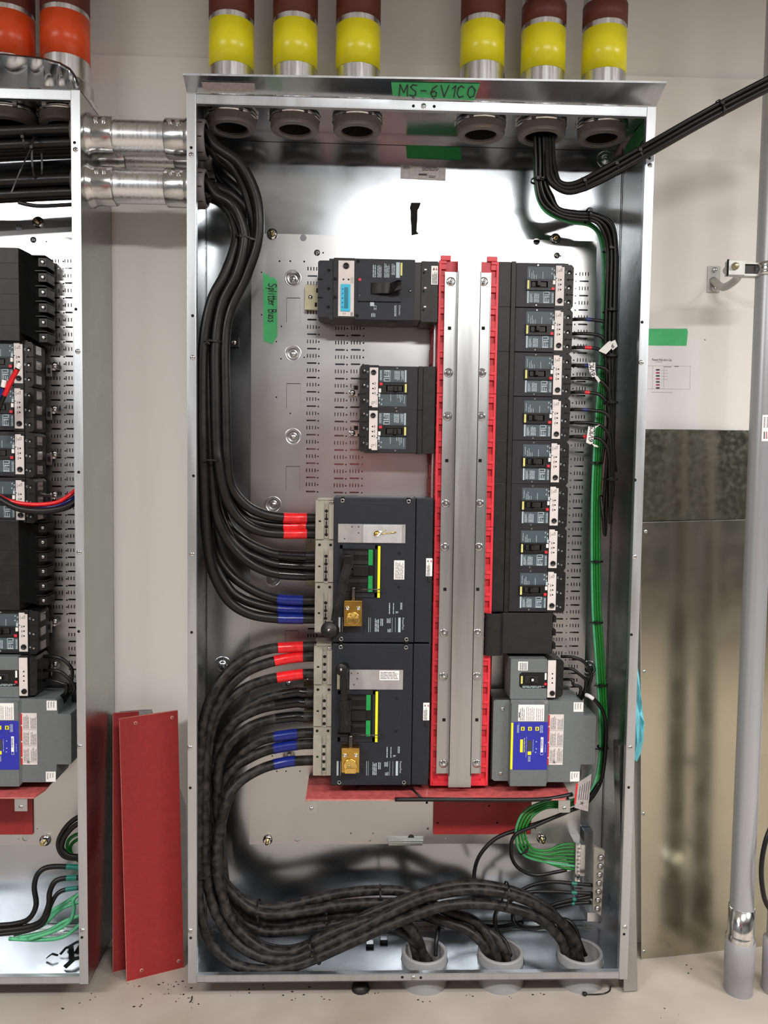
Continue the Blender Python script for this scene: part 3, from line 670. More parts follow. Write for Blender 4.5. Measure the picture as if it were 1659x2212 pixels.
RO = ['topmost small black breaker of the right column, no wires connected', 'second small breaker down the right column, blue and red taped wires, tag number six',
 'third small breaker down the right column, beside the slanted white wire tag', 'fourth small breaker down the right column, beside the upright white wire tag',
 'fifth small breaker down the right column, first unwired one below the tags', 'sixth small breaker down the right column, no wires',
 'seventh small breaker down the right column, no wires, second above the blank black filler', 'eighth small breaker down the right column, directly above the blank black filler']
ypos = [614.5, 711.5, 808, 903.5, 998, 1091.7, 1184, 1275.5]; xpos = [1077, 1073, 1070, 1067, 1065, 1063, 1062, 1061.5]
gR = 'small black breakers down the right side of the bus bars'
for k in range(8):
    o = SM if k == 0 else copy_tree(SM)
    p = at(xpos[0]+ (1239-1077), ypos[k], YH); x0 = at(1077, 614.5, YH).x
    p = at(1077, ypos[k], YH); o.location = (x0, YH, p.z); tag(o, RO[k], 'circuit breaker', gR)
x0L = at(939, 885, YH).x
for k, (py, lab) in enumerate(((839.5, 'upper of two small breakers left of the bus bars, side by side with its twin'), (932, 'lower of two small breakers left of the bus bars, under its twin'))):
    o = copy_tree(SM); p = at(939, py, YH); o.location = (x0L, YH, p.z); o.rotation_euler = (0, PI, 0)
    # turned half a turn in the wall plane
    o.rotation_euler = (0, PI, 0); tag(o, lab, 'circuit breaker', 'small black breakers left of the bus bars')
    p2 = at(762, py+(8 if k == 0 else 2), YP-.002)
    t = thing('metal_clip', ('upper' if k == 0 else 'lower')+' small bright metal foot clip left of the paired small breakers', 'clip', (p2.x, YP, p2.z-.012), 'metal foot clips of the paired breakers'); off = t.location
    b = MB(); x, z = p2.x, p2.z
    b.box(x-.002, x+.022, YP-.012, YP-.010, z-.004, z+.022, 'steel', .0005); b.box(x+.003, x+.014, YP-.0125, YP-.0119, z+.006, z+.017, 'gap'); b.box(x-.010, x+.016, YP-.010, YP-.001, z-.010, z+.004, 'steel', .003); b.build('plate', t, off)
    MB().lathe((x-.001, YP-.010, z-.002), [(.008, 0), (.0078, -.002), (.004, -.004), (0, -.0042)], 'chrome').build('screw', t, off)

# ------------------------------------------------------------------ medium breaker at top left
def local(px, py, Y, ox, oy):                         # metres per pixel on plane Y
    a = at(ox, oy, Y); k = (at(ox+100, oy, Y)-a).length/100
    return k
def medium():
    Y = .095; p0 = at(820, 627, Y); k = local(0, 0, Y, 820, 627)
    r = thing('circuit_breaker', 'larger black breaker at the top left of the bus bars with blue display', 'circuit breaker', (p0.x, Y, p0.z-.075))
    x = lambda px: (px-820)*k; z = lambda py: .075-(py-627)*k
    b = MB(); b.box(x(766), x(896), 0, .1, z(690), z(560.5), 'brk2', .0012)
    for px, py in ((773, 567), (772, 682)): b.lathe((x(px), 0, z(py)), [(0, -.0003), (.0042, -.0003), (.0046, .0002)], 'hole', seg=14)
    b.lathe((x(886), 0, z(627)), [(0, -.0006), (.003, -.0006), (.0042, -.0002), (.0042, .001)], 'blk2', seg=14); b.box(x(884.5), x(887.5), -.001, 0, z(627.3), z(626.7), 'steel')
    b.box(x(838), x(860), .02, .1, z(691), z(690), 'brkend'); b.build('body', r)
    b = MB(); b.box(x(773), x(866), -.003, 0, z(651), z(602), 'brk2', .0006); b.box(x(773), x(866), -.0032, .0, z(652), z(650.8), 'hole'); b.box(x(800.5), x(862), -.0034, -.0028, z(637), z(612), 'hole'); b.text('I', x(776), z(641), -.0032, .006, 'print'); b.build('handle_surround', r)
    b = MB(); n = 8; pr = [(x(804), -.001)]+[(x(804)+(x(842)-x(804))*i/n, -.004-.012*math.sin(PI*i/n*.7)) for i in range(n+1)]
    for i in range(len(pr)-1): b.poly([(pr[i][0], pr[i][1], z(635.5)), (pr[i+1][0], pr[i+1][1], z(635.5)), (pr[i+1][0], pr[i+1][1], z(613.5)), (pr[i][0], pr[i][1], z(613.5))], 'brkend', (0, .006, 0))
    b.poly([(x(838), -.012, z(637)), (x(850), -.03, z(634)), (x(866), -.032, z(629)), (x(866), -.032, z(611)), (x(858), -.03, z(610)), (x(842), -.012, z(614))], 'blk', (0, .012, 0)); b.lathe((x(861.5), -.0325, z(618)), [(0, 0), (.0042, 0)], 'hole', smooth=False); b.build('toggle', r)
    MB().box(x(774), x(780), -.005, 0, z(609), z(603), 'redbtn', .0008).build('trip_button', r)
    b = MB(); b.box(x(803), x(863), -.0004, 0, z(600), z(567), 'brk')
    b.box(x(855), x(863), -.0007, -.0003, z(600), z(567), 'print'); b.lines(x(804), x(812), z(600), z(568), -.0006, 'print', 2, True, seed=3); b.lines(x(814), x(824), z(600), z(568), -.0006, 'print', 4, True, seed=4, fill=.7); b.lines(x(829), x(841), z(600), z(568), -.0006, 'print', 4, True, seed=6, fill=.7); b.lines(x(845), x(853), z(594), z(568), -.0006, 'print', 3, True, seed=9, fill=.8); b.build('wiring_label', r)
    MB().box(x(864.5), x(868.5), -.0008, 0, z(595), z(568), 'paleyel').build('position_strip', r)
    b = MB(); b.text('CE', x(808), z(659), -.0005, .010, 'print', -PI/2); b.box(x(800), x(808.5), -.0006, 0, z(661), z(653), 'print'); b.lines(x(802), x(812), z(684), z(675), -.0005, 'print', 3, True, seed=1); b.text('Schneider', x(862), z(658), -.0005, .0065, 'print', -PI/2); b.lines(x(852), x(857), z(682), z(657), -.0005, 'print', 2, True, seed=5); b.build('printed_marks', r)
    b = MB(); b.box(x(721), x(766.4), -.0004, .1, z(688), z(560), 'brkend', .001); b.build('trip_housing', r)
    b = MB(); b.box(x(731), x(765), -.0024, 0, z(684), z(566), 'offwhite', .0006)
    for px, py in ((742, 606), (753, 606)): b.lathe((x(px), -.0026, z(py)), [(0, -.0004), (.0022, -.0004), (.0026, .0002)], 'ink', seg=10)
    b.lines(x(757), x(764), z(614), z(599), -.0026, 'greylab', 2, True); b.text('5.3', x(741), z(680), -.0026, .006, 'ink'); b.lines(x(758), x(763), z(683), z(674), -.0026, 'ink', 2, True)
    t = b.build('trip_unit', r, label='pale trip unit with round knob and blue display')
    MB().lathe((x(747.5), -.0024, z(577.5)), [(.0078, 0), (.0076, -.003), (.0066, -.0036), (.0055, -.0022), (0, -.0022)], 'blk', seg=20).build('knob', t)
    b = MB(); b.box(x(736.5), x(757), -.005, -.002, z(673.5), z(616.5), 'lcdcyan', .0006); b.box(x(744), x(752.5), -.0053, -.005, z(668), z(623), 'lcdteal')
    for i in range(5): b.lathe((x(740.5), -.0051, z(627+i*9.5)), [(0, -.0004), (.0018, -.0004)], 'bluelab', seg=8, smooth=False)
    b.build('display', t)
    b = MB(); b.poly([(x(687), .006, z(683)), (x(690), .006, z(685.5)), (x(712), .006, z(685.5)), (x(712), .006, z(690)), (x(722), .006, z(690)), (x(722), .006, z(561)), (x(711), .006, z(561)), (x(711), .006, z(565)), (x(690), .006, z(565.5)), (x(687), .006, z(569))], 'brk2', (0, .085, 0))
    for py in (586, 625, 664): b.lathe((x(710), .0058, z(py)), [(.0042, 0), (.0042, -.0006), (.0034, -.0006), (.0034, -.0001), (0, -.0001)], 'hole', seg=14)
    for py in (605, 644): b.box(x(686.5), x(697), .004, .02, z(py+1), z(py-1), 'hole'); b.lathe((x(714), .0055, z(py)), [(0, 0), (.003, 0)], 'blk2', smooth=False); b.cyl((x(724), -.0012, z(py)), .0045, .001, 'hole', seg=12)
    b.build('lug_cover', r)
    b = MB(); b.box(x(896), x(911), .004, .09, z(688), z(565), 'lugblk'); b.box(x(909.5), x(946), 0, .09, z(693), z(563), 'brkend', .001)
    for py in (581, 620, 660): b.box(x(916), x(921), -.0006, 0, z(py+1.4), z(py-1.4), 'white'); b.lathe((x(915), -.0002, z(py+7)), [(0, -.0002), (.003, -.0002)], 'hole', seg=10, smooth=False)
    c = b.build('bus_connector', r)
    b = MB(); b.box(x(931), x(945.5), -.0008, 0, z(612.5), z(573), 'white'); b.lines(x(933), x(944), z(611), z(586), -.001, 'ink', 5, True, seed=3); b.poly([(x(934), -.0011, z(582)), (x(939), -.0011, z(582)), (x(936.5), -.0011, z(576))], 'ink'); b.poly([(x(940), -.0011, z(582)), (x(944.5), -.0011, z(582)), (x(942), -.0011, z(576))], 'redbtn'); b.build('warning_sticker', c)
    b = MB(); b.box(x(655), x(692), .085, .1, z(658), z(602), 'tanmetal', .001); b.lathe((x(667), .085, z(630)), [(.0055, 0), (.005, -.003), (0, -.0035)], 'steel', seg=14); b.box(x(680), x(684), .0842, .085, z(620), z(610), 'gap'); b.box(x(677), x(682), .0842, .085, z(651), z(642), 'gap'); b.build('mounting_bracket', r)
medium()

# ------------------------------------------------------------------ two big breakers
def big(ox, oy, up, label):
    """drawn on the upper one: (722, 1074) is the body's upper left corner"""
    Y = .07; k = .001182; p0 = at(ox, oy, Y)
    r = thing('main_breaker', label, 'main breaker', (p0.x, Y, p0.z-.3735), 'two large breakers left of the bus bars')
    x = lambda px: (px-722)*k; z = lambda py: .3735-(py-1074)*k
    b = MB(); b.box(x(722), x(897.5), 0, .125, z(1388.5), z(1074), 'brk2', .0025)
    b.box(x(730), x(876), -.0008, .001, z(1381), z(1085), 'brk2', .0006)
    for px in (740, 882):
        for py in (1077, 1385.5): b.box(x(px-4), x(px+4), -.002, .001, z(py+4), z(py-4), 'hole', .001); b.lathe((x(px), -.0022, z(py+(4 if py < 1100 else -4))), [(.005, 0), (.004, -.0006), (.0034, 0)], 'steel', seg=12)
    for py in (1194, 1267.5): b.lathe((x(863), -.0009, z(py)), [(0, 0), (.004, 0)], 'hole', seg=14, smooth=False)
    b.build('body', r)
    b = MB(); b.box(x(899), x(935.5), .002, .12, z(1388.5), z(1074), 'brk2', .002); cn = b.build('bus_connector', r)
    b = MB(); b.box(x(922), x(935.5), .0005, .002, z(1243), z(1204), 'white'); b.lines(x(923.5), x(931), z(1242), z(1215), .0004, 'ink', 4, True, seed=3); b.poly([(x(924), .0003, z(1212)), (x(928), .0003, z(1212)), (x(926), .0003, z(1207))], 'ink'); b.poly([(x(931), .0003, z(1212)), (x(935), .0003, z(1212)), (x(933), .0003, z(1207))], 'redbtn'); b.box(x(926), x(933), -.001, .004, z(1256), z(1246), 'blk2', .001); b.build('warning_sticker', cn)
    # lugs
    b = MB(); b.box(x(682), x(721.5), .012, .11, z(1371), z(1081), 'tan', .001); b.box(x(687), x(720), .01, .04, z(1081), z(1076), 'tan')
    for i, (a, c) in enumerate(((1086, 1165), (1189, 1258), (1283, 1368))):
        b.poly([(x(682), .012, z(c+1)), (x(682), .012, z(a-3)), (x(682), .006, z(a+2)), (x(682), .006, z(c))], 'tan', (x(700)-x(682), 0, 0)); b.poly([(x(711), .012, z(c+1)), (x(711), .012, z(a-3)), (x(711), .006, z(a+2)), (x(711), .006, z(c))], 'tan', (x(721)-x(711), 0, 0))
        m_ = (a+c)/2+6
        b.box(x(701), x(710.5), .010, .0118, z(m_+32), z(m_-32), 'tan')
        for d in (-27, -10, 7, 24): b.lathe((x(705.3), .0098, z(m_+d)), [(0, 0), (.0045, 0)], 'hole', seg=12, smooth=False)
        for d in (-18, -1, 16): b.box(x(703.5), x(707), .0095, .0098, z(m_+d+4), z(m_+d-4), 'steel' if up else 'blk2')
        b.box(x(689), x(693.5), .0052, .006, z(m_-3), z(m_-7), 'hole'); b.text('ABC'[i], x(689.6), z(m_-3.2), .005, .0042, 'white', -PI/2)
    for px, py in ((691, 1086), (691, 1178), (715, 1178), (690, 1270), (714, 1270), (688, 1365)): b.lathe((x(px), .0055 if 0 else .0112, z(py)), [(0, 0), (.0036, 0)], 'hole', seg=12, smooth=False)
    b.lathe((x(716), .0052, z(1086)), [(.0048, 0), (.0048, -.001), (.003, -.0012), (0, -.0006)], 'steel', seg=14); lg = b.build('lug_block', r, label='tan lug block with three sets of clamp holes')
    # window with handle
    b = MB(); X0_, X1_, za, zc = x(735), x(818), z(1290), z(1176)
    b.box(X0_, X1_, -.004, 0, z(1185), zc, 'brk2', .0006); b.box(X0_, X1_, -.004, 0, za, z(1279), 'brk2', .0006); b.box(X0_, x(741), -.004, 0, za, zc, 'brk2'); b.box(x(811), X1_, -.004, 0, za, zc, 'brk2')
    b.box(x(740), x(812), -.0012, -.0006, z(1280), z(1184), 'hole'); b.build('handle_frame', r)
    for a_, c_ in ((1220, 1186), (1278, 1243)): MB().box(x(797), x(806.5), -.0028, -.001, z(a_), z(c_), 'greenstrip').build('position_strip', r, label='green position strip')
    MB().box(x(817), x(822.5), -.0062, -.003, z(1290), z(1178), 'yellab', .0004).build('yellow_strip', r)
    b = MB(); b.box(x(764), x(797), -.006, -.001, z(1243), z(1221), 'blk', .001)
    for i in range(5): b.box(x(741), x(796), -.0028, -.001, z(1190+i*20+8), z(1190+i*20), 'blk2')
    b.build('slide', r)
    b = MB()
    if not up:
        hub = V((x(752), -.03, z(1212))); kn = V((x(713.5), -.05, z(1353)))
        b.poly([(x(738), -.012, z(1230)), (x(738), -.026, z(1194)), (x(748), -.03, z(1187)), (x(764), -.022, z(1187)), (x(764), -.012, z(1226))], 'blk', (0, .012, 0)); b.box(x(744), x(760), -.03, -.001, z(1238), z(1196), 'blk', .002)
        path = [(753, 1215, -.032), (746, 1245, -.036), (739, 1278, -.04), (735, 1292, -.042), (729, 1308, -.044), (724, 1335, -.046)]
    else:
        kn = V((x(741.5), -.05, z(1120)));
        b.box(x(741), x(764), -.03, -.001, z(1262), z(1192), 'blk', .002); b.lathe((x(757), -.031, z(1240)), [(.009, .001), (.009, -.003), (.006, -.004), (0, -.004)], 'brkend', seg=16)
        path = [(754, 1250, -.034), (753, 1215, -.036), (748, 1190, -.04), (751, 1165, -.043), (750, 1145, -.045), (745, 1130, -.047)]
        b.poly([(x(733), -.001, z(1276)), (x(746), -.03, z(1250)), (x(768), -.03, z(1250)), (x(762), -.001, z(1276))], 'blk', (0, .012, 0))
    pts = [V((x(a), c, z(bb))) for a, bb, c in path]
    n_ = len(pts)
    for i in range(n_-1):
        a, c = pts[i], pts[i+1]; d = (c-a).normalized(); nn = V((-d.z, 0, d.x)).normalized(); w1, w2 = (.011, .0095) if i < 2 else (.008, .0065)
        b.poly([a-nn*w1, a+nn*w1, c+nn*w2, c-nn*w2], 'blk', (0, .010, 0)); b.poly([a-nn*w1*1.05, a-nn*w1*.75, c-nn*w2*.75, c-nn*w2*1.05], 'blk', (0, -.003, 0)); b.poly([a+nn*w1*1.05, a+nn*w1*.75, c+nn*w2*.75, c+nn*w2*1.05], 'blk', (0, -.003, 0))
    hd = b.build('handle', r)
    b = MB(); R_ = .021 if not up else .0155; bk = kn+V((.008, .022, -.006 if not up else -.001))
    ax = (kn-bk); b.lathe(bk, [(0, 0), (R_*.98, 0), (R_, ax.length*.95), (R_*.92, ax.length), (0, ax.length)], 'blk', ax=ax, seg=26); b.lathe(kn, [(0, .002), (.0036, .0018), (.004, 0)], 'steel', ax=ax, seg=14); b.build('knob', hd)
    # brass interlock
    dx, dy = (0, 0) if not up else (-1, 1.5)
    b = MB(); b.box(x(746+dx), x(784+dx), -.034, -.0008, z(1347.5+dy), z(1293+dy), 'brass', .0008); il = b.build('key_interlock', r, label='brass key interlock')
    b = MB(); b.lathe((x(765+dx), -.034, z(1331.5+dy)), [(.0175, 0), (.0175, -.004), (.016, -.005), (.0145, -.0042), (0, -.0046)], 'brasslt', seg=26)
    if not up:
        for a in (0, .9, 2.1, 3.0): b.poly([(x(765+dx)+.003*math.cos(a), -.0388, z(1331.5)+.003*math.sin(a)), (x(765+dx)+.013*math.cos(a+.12), -.0388, z(1331.5)+.013*math.sin(a+.12)), (x(765+dx)+.013*math.cos(a-.12), -.0388, z(1331.5)+.013*math.sin(a-.12))], 'yzinc', (0, -.001, 0))
    else: b.box(x(752), x(776), -.040, -.034, z(1349), z(1337), 'brasslt', .001); b.lathe((x(761), -.0402, z(1334)), [(0, -.001), (.003, -.001), (.0045, 0)], 'yzinc', seg=12)
    b.build('key_cylinder', il)
    for px in (753, 777): MB().lathe((x(px+dx), -.034, z(1309+dy)), [(.0058, 0), (.0054, -.003), (.0036, -.005), (.002, -.0052), (.0018, -.004), (0, -.004)], 'chrome', seg=14).build('screw', il)
    MB().lathe((x(765+dx), -.02, z(1300+dy)), [(.0065, 0), (.0065, .033), (.0055, .037), (0, .0385)] if up else [(.0062, 0), (.0062, .037), (.0072, .038), (.0072, .041), (0, .0415)], 'shaft', axis='Z', seg=18).build('bolt_pin', il)
    zr = z(1270); MB().tube([(x(770), -.020, zr), (x(832), -.020, zr-.0003)], .0012 if up else .0016, 'shaft', 8).build('locking_rod', il)
    # plate and stickers
    if not up:
        b = MB(); b.box(x(731), x(784), -.0035, -.0008, z(1171.5), z(1131), 'lens', .0005); b.box(x(785), x(876), -.0035, -.0008, z(1171.5), z(1131), 'lens', .0005)
        for a, c in ((761, 1137), (775, 1137), (775, 1150), (745, 1163)): b.lathe((x(a), -.0036, z(c)), [(0, -.0004), (.002, -.0004)], 'ink', seg=8, smooth=False)
        pl = b.build('cover_plate', r)
        b = MB(); rnd = random.Random(3); n = 9; g = [[V((x(784+i*10.5), -.0045-.006*rnd.random(), z(1171-j*13))) for i in range(n)] for j in range(4)]
        for j in range(3):
            for i in range(n-1): b.poly([g[j][i], g[j][i+1], g[j+1][i+1], g[j+1][i]], 'clear')
        b.build('clear_bag', pl)
        b = MB(); b.lathe((x(815), -.006, z(1152)), [(0, 0), (.0085, 0), (.0085, -.0018), (0, -.0018)], 'brass', seg=20); b.tube([(x(817), -.0075, z(1153)), (x(856), -.0085, z(1147))], .0013, 'brasslt', 8); b.tube([(x(818), -.0075, z(1150)), (x(834), -.0085, z(1143))], .0011, 'brasslt', 8); b.build('keys', pl)
        b = MB(); b.box(x(852.5), x(875), -.0016, -.0006, z(1250.5), z(1209), 'white'); b.lines(x(855), x(873), z(1249), z(1212), -.0018, 'ink', 6, True, seed=2, thick=.35); b.build('note_sticker', r)
    else:
        b = MB(); b.box(x(733), x(739), -.0035, -.0008, z(1173.5), z(1132), 'tanmetal', .0005); b.box(x(760), x(787), -.0035, -.0008, z(1174), z(1130.5), 'lens', .0005); b.box(x(787), x(876.5), -.0035, -.0008, z(1174), z(1130.5), 'lens', .0005)
        for a, c in ((764, 1138), (778, 1138), (777, 1150), (770, 1163)): b.lathe((x(a), -.0036, z(c)), [(0, -.0004), (.002, -.0004)], 'ink', seg=8, smooth=False)
        pl = b.build('cover_plate', r)
        b = MB(); b.box(x(825), x(868), -.0042, -.003, z(1153), z(1132), 'white'); b.lines(x(827), x(866), z(1151), z(1134), -.0044, 'ink', 5, False, seed=2, thick=.35); b.build('note_sticker', pl)
    b = MB()
    b.text('PowerPact', x(872), z(1334), -.0016, .0072, 'print', -PI/2); b.box(x(863.5), x(868.5), -.0012, -.0006, z(1366), z(1334), 'print')
    b.box(x(734), x(738), -.0012, -.0006, z(1366), z(1334), 'print'); b.box(x(742), x(742.7), -.0012, -.0006, z(1366), z(1334), 'print')
    for q, w_ in ((799, 2), (803, 1.2), (850, 1), (857, 1)): b.box(x(q), x(q+w_*.5), -.0012, -.0006, z(1366), z(1334), 'print')
    b.lines(x(812), x(822), z(1365), z(1334), -.0012, 'print', 3, True, seed=6, fill=.6); b.lines(x(824), x(831), z(1352), z(1334), -.0012, 'print', 2, True, seed=7); b.lines(x(838), x(847), z(1346), z(1334), -.0012, 'print', 3, True, seed=8); b.lines(x(840), x(848), z(1366), z(1358), -.0012, 'print', 4, True, seed=8)
    b.lines(x(842), x(846), z(1326), z(1299), -.0012, 'print', 1, True, seed=9); b.lines(x(851), x(854), z(1326), z(1299), -.0012, 'print', 1, True, seed=11); b.lines(x(867), x(872), z(1316), z(1299), -.0012, 'print', 2, True, seed=12)
    b.text('R', x(857), z(1320), -.0012, .010, 'print', -PI/2, 'LEFT'); b.text('1 Slam', x(788), z(1344), -.0012, .0075, 'brkend', -PI/2)
    b.build('printed_marks', r)
    for a_, c_ in ((1200, 1172), (1280, 1250)):
        b = MB(); b.box(x(655), x(684), .105, .12, z(a_), z(c_), 'tanmetal', .001); b.lathe((x(665), .105, z(c_+6)), [(.0048, 0), (.0044, -.002), (0, -.0024)], 'steel', seg=12); b.build('mounting_bracket', r)
    return r
big(722, 1074, False, 'upper large main breaker, handle down, red black and blue taped cables at left')
big(718, 1390.5, True, 'lower large main breaker, handle up, standing just above the red barrier shelf')

# ------------------------------------------------------------------ filler, surge unit, barriers
def filler():
    Y = YH; a = at(1047, 1325, Y); x0, x1, x2 = at(1047, 1370, .085).x, at(1085, 1370, Y).x, at(1193, 1370, Y).x; z1, z0 = at(1120, 1324, Y).z, at(1120, 1412, Y).z
    r = thing('blank_filler', 'blank black filler block with rolled edge below the eighth small breaker', 'filler', ((x0+x2)/2, Y, z0)); off = r.location
    MB().box(x1, x2, Y, YP-.012, z0, z1, 'blk2', .001).build('block', r, off)
    b = MB(); n = 14; pr = []
    for i in range(n+1):
        a = PI*(.02+.98*i/n); pr.append(((x0+x1)/2-(x1-x0)/2*math.cos(a)*1.0+.0, Y-.002-.016*math.sin(a)))
    for i in range(n): b.poly([(pr[i][0], pr[i][1], z0-.002), (pr[i+1][0], pr[i+1][1], z0-.002), (pr[i+1][0], pr[i+1][1], z1+.001), (pr[i][0], pr[i][1], z1+.001)], 'brkend', None, True)
    b.build('rolled_edge', r, off, weld=True)
    b = MB()
    for i in range(3): zc = z1-(z1-z0)*(.15+.33*i); b.box(x2, x2+.012, Y+.01, YP-.01, zc-.01, zc+.006, 'hole')
    b.box(x2, x2+.004, Y+.01, YP-.005, z0, z1, 'blk2'); b.build('rear_lugs', r, off)
filler()
def surge(dxm, label, wiresign=1, ox=None, full=True):
    """drawn at its place in the central cabinet; dxm moves it in metres"""
    Y = .085; k = .001178; p = at(1180, 1600, Y); r = thing('surge_protector', label, 'surge protector', (p.x+dxm, Y, p.z-.13))
    x = lambda px: (px-1180)*k; z = lambda py: .13-(py-1600)*k
    b = MB()
    b.poly([(x(1060.5), .004, z(1689)), (x(1066), .004, z(1693)), (x(1098), .004, z(1693)), (x(1098), .004, z(1509)), (x(1064), .004, z(1509)), (x(1060.5), .004, z(1512))], 'greybox', (0, .002, 0))
    b.poly([(x(1097), .004, z(1693)), (x(1095), .004, z(1509)), (x(1100), -.012, z(1512)), (x(1099), -.012, z(1700))], 'greybox', (.001, .001, 0))
    b.box(x(1098), x(1180), -.013, .10, z(1700), z(1512), 'greybox', .002)
    b.poly([(x(1098), 0, z(1506)), (x(1180), 0, z(1506)), (x(1182), -.013, z(1512.5)), (x(1097), -.013, z(1512.5))], 'frame', (0, .002, 0))
    b.poly([(x(1180), -.004, z(1693)), (x(1252), -.004, z(1693)), (x(1256), -.004, z(1680)), (x(1258), -.004, z(1653)), (x(1288), -.004, z(1653)), (x(1289.5), -.004, z(1648)), (x(1290), -.004, z(1545)), (x(1288), -.004, z(1541)), (x(1262), -.004, z(1541)), (x(1260), -.004, z(1512)), (x(1256), -.004, z(1508)), (x(1180), -.004, z(1508))], 'greybox', (0, .1, 0))
    b.poly([(x(1178), -.013, z(1700)), (x(1178), -.013, z(1512)), (x(1183), -.0045, z(1508)), (x(1183), -.0045, z(1694))], 'greybox', (0, .003, 0))
    b.poly([(x(1262), -.0045, z(1546)), (x(1288), -.0045, z(1546)), (x(1288), .004, z(1540)), (x(1264), .004, z(1541))], 'frame', (0, .001, 0))
    b.box(x(1058), x(1098), .006, .09, z(1690), z(1505), 'blk2')
    b.build('cover', r, label='grey sheet metal cover with a raised middle')
    for py in (1529, 1676): q = MB(); screwhead(q, x(1081 if py < 1600 else 1079.5), z(py), .0038, .0055); q.build('screw', r)
    b = MB(); b.box(x(1096), x(1178), -.002, .09, z(1505.5), z(1416), 'greybox', .0015); b.poly([(x(1096.5), -.002, z(1417)), (x(1178), -.002, z(1417)), (x(1176), .004, z(1414)), (x(1098), .004, z(1414))], 'frame', (0, .001, 0))
    b.poly([(x(1116), -.0024, z(1476)), (x(1116), -.0024, z(1450)), (x(1121), -.0024, z(1445)), (x(1178), -.0024, z(1445)), (x(1178), -.0024, z(1481)), (x(1122), -.0024, z(1481))], 'hole', (0, .001, 0)); b.build('breaker_cover', r)
    b = MB(); b.box(x(1117), x(1175), -.004, -.001, z(1474), z(1448), 'blk', .0008); b.box(x(1125), x(1161), -.0046, -.004, z(1471), z(1451), 'hole'); b.box(x(1128), x(1158), -.006, -.004, z(1469), z(1453), 'blk2', .001)
    b.box(x(1140), x(1147), -.014, -.005, z(1465), z(1456), 'blk', .001); b.box(x(1141), x(1145.5), -.0145, -.014, z(1462), z(1457), 'white'); b.box(x(1119), x(1123), -.0048, -.004, z(1470), z(1453), 'paleyel'); b.box(x(1171), x(1176.5), -.006, -.004, z(1473.5), z(1468), 'redbtn'); b.box(x(1172), x(1176), -.005, -.004, z(1461), z(1446), 'white')
    b.lines(x(1123), x(1172), z(1480), z(1475), -.0028, 'print', 2, False, seed=4); b.build('toggle', r)
    b = MB(); b.box(x(1112.5), x(1134), -.0026, -.0018, z(1441), z(1421), 'white', .0003); b.lines(x(1115), x(1132), z(1439.5), z(1423), -.0029, 'ink', 4, True, seed=4, thick=.4, fill=.95); b.build('info_label', r)
    # trip unit and lugs
    b = MB(); b.box(x(1178.5), x(1198), 0, .08, z(1505), z(1415), 'lugblk', .001); b.box(x(1179), x(1197), -.0026, 0, z(1501.5), z(1418), 'offwhite', .0006)
    for py in (1448, 1458, 1468.5): b.lathe((x(1189.5), -.0028, z(py)), [(0, -.0003), (.002, -.0003)], 'hole', seg=10, smooth=False)
    b.lathe((x(1190), -.0026, z(1491.5)), [(.0068, 0), (.0066, -.003), (.0055, -.0036), (0, -.003)], 'blk', seg=18); b.build('trip_unit', r, label='pale trip unit with three dials and a black knob')
    b = MB(); b.poly([(x(1198), .004, z(1503)), (x(1211), .004, z(1502)), (x(1215), .004, z(1495)), (x(1216), .004, z(1424)), (x(1211), .004, z(1418)), (x(1198), .004, z(1416))], 'lugblk', (0, .075, 0))
    for py in (1428, 1456, 1485): b.lathe((x(1208), .0036, z(py)), [(0, 0), (.0056, 0)], 'hole', seg=14, smooth=False); b.lathe((x(1207), .0032, z(py+3)), [(0, 0), (.0026, .0003)], 'brkend', seg=8)
    b.build('lug_block', r)
    # labels
    b = MB(); b.box(x(1099), x(1180.5), -.0138, -.0128, z(1662), z(1554), 'bluelab', .0006); b.box(x(1098), x(1103), -.0142, -.0128, z(1661), z(1555.5), 'yellab', .0003)
    yy = -.0141
    for px in (1124, 1140, 1156): b.box(x(px-4), x(px+4), yy-.0006, yy, z(1573), z(1564.5), 'yellab', .0003); b.box(x(px-1.5), x(px+1.5), yy-.001, yy-.0005, z(1571.5), z(1566), 'ink'); b.lathe((x(px), yy, z(1582)), [(0, -.0003), (.0022, -.0003)], 'ink', seg=10, smooth=False)
    b.box(x(1136), x(1144), yy-.0006, yy, z(1628), z(1620), 'yellab', .0003); b.box(x(1135), x(1145), yy-.0004, yy, z(1618), z(1595), 'ink')
    b.box(x(1119), x(1125), yy-.0003, yy, z(1622), z(1593), 'yellab'); b.lines(x(1127), x(1129.5), z(1622), z(1590), yy-.0002, 'yellab', 1, True, seed=3, fill=1)
    b.lines(x(1111), x(1116), z(1578), z(1556), yy-.0002, 'print', 3, True, seed=3); b.lines(x(1162), x(1169), z(1578), z(1560), yy-.0002, 'print', 3, True, seed=5); b.lines(x(1137), x(1143), z(1643), z(1630), yy-.0002, 'print', 3, True, seed=5)
    b.lines(x(1132), x(1133.5), z(1633), z(1585), yy-.0002, 'print', 1, True, seed=6); b.lines(x(1147), x(1148.5), z(1622), z(1590), yy-.0002, 'print', 1, True, seed=9)
    b.box(x(1164.5), x(1170.5), yy-.0006, yy, z(1628), z(1588), 'white', .0003); b.text('SQUARE D', x(1165.6), z(1591), yy-.0012, .0052, 'bluelab', -PI/2); b.box(x(1165), x(1170), yy-.001, yy-.0006, z(1627), z(1622), 'bluelab')
    for px, py in ((1155, 1598), (1155, 1614), (1154, 1622)): b.lathe((x(px), yy, z(py)), [(0, -.0003), (.0016, -.0003)], 'print', seg=8, smooth=False)
    b.lines(x(1174.5), x(1176), z(1622), z(1602), yy-.0002, 'print', 1, True, seed=11)
    b.build('control_panel', r, label='blue control panel with yellow keys and yellow edge')
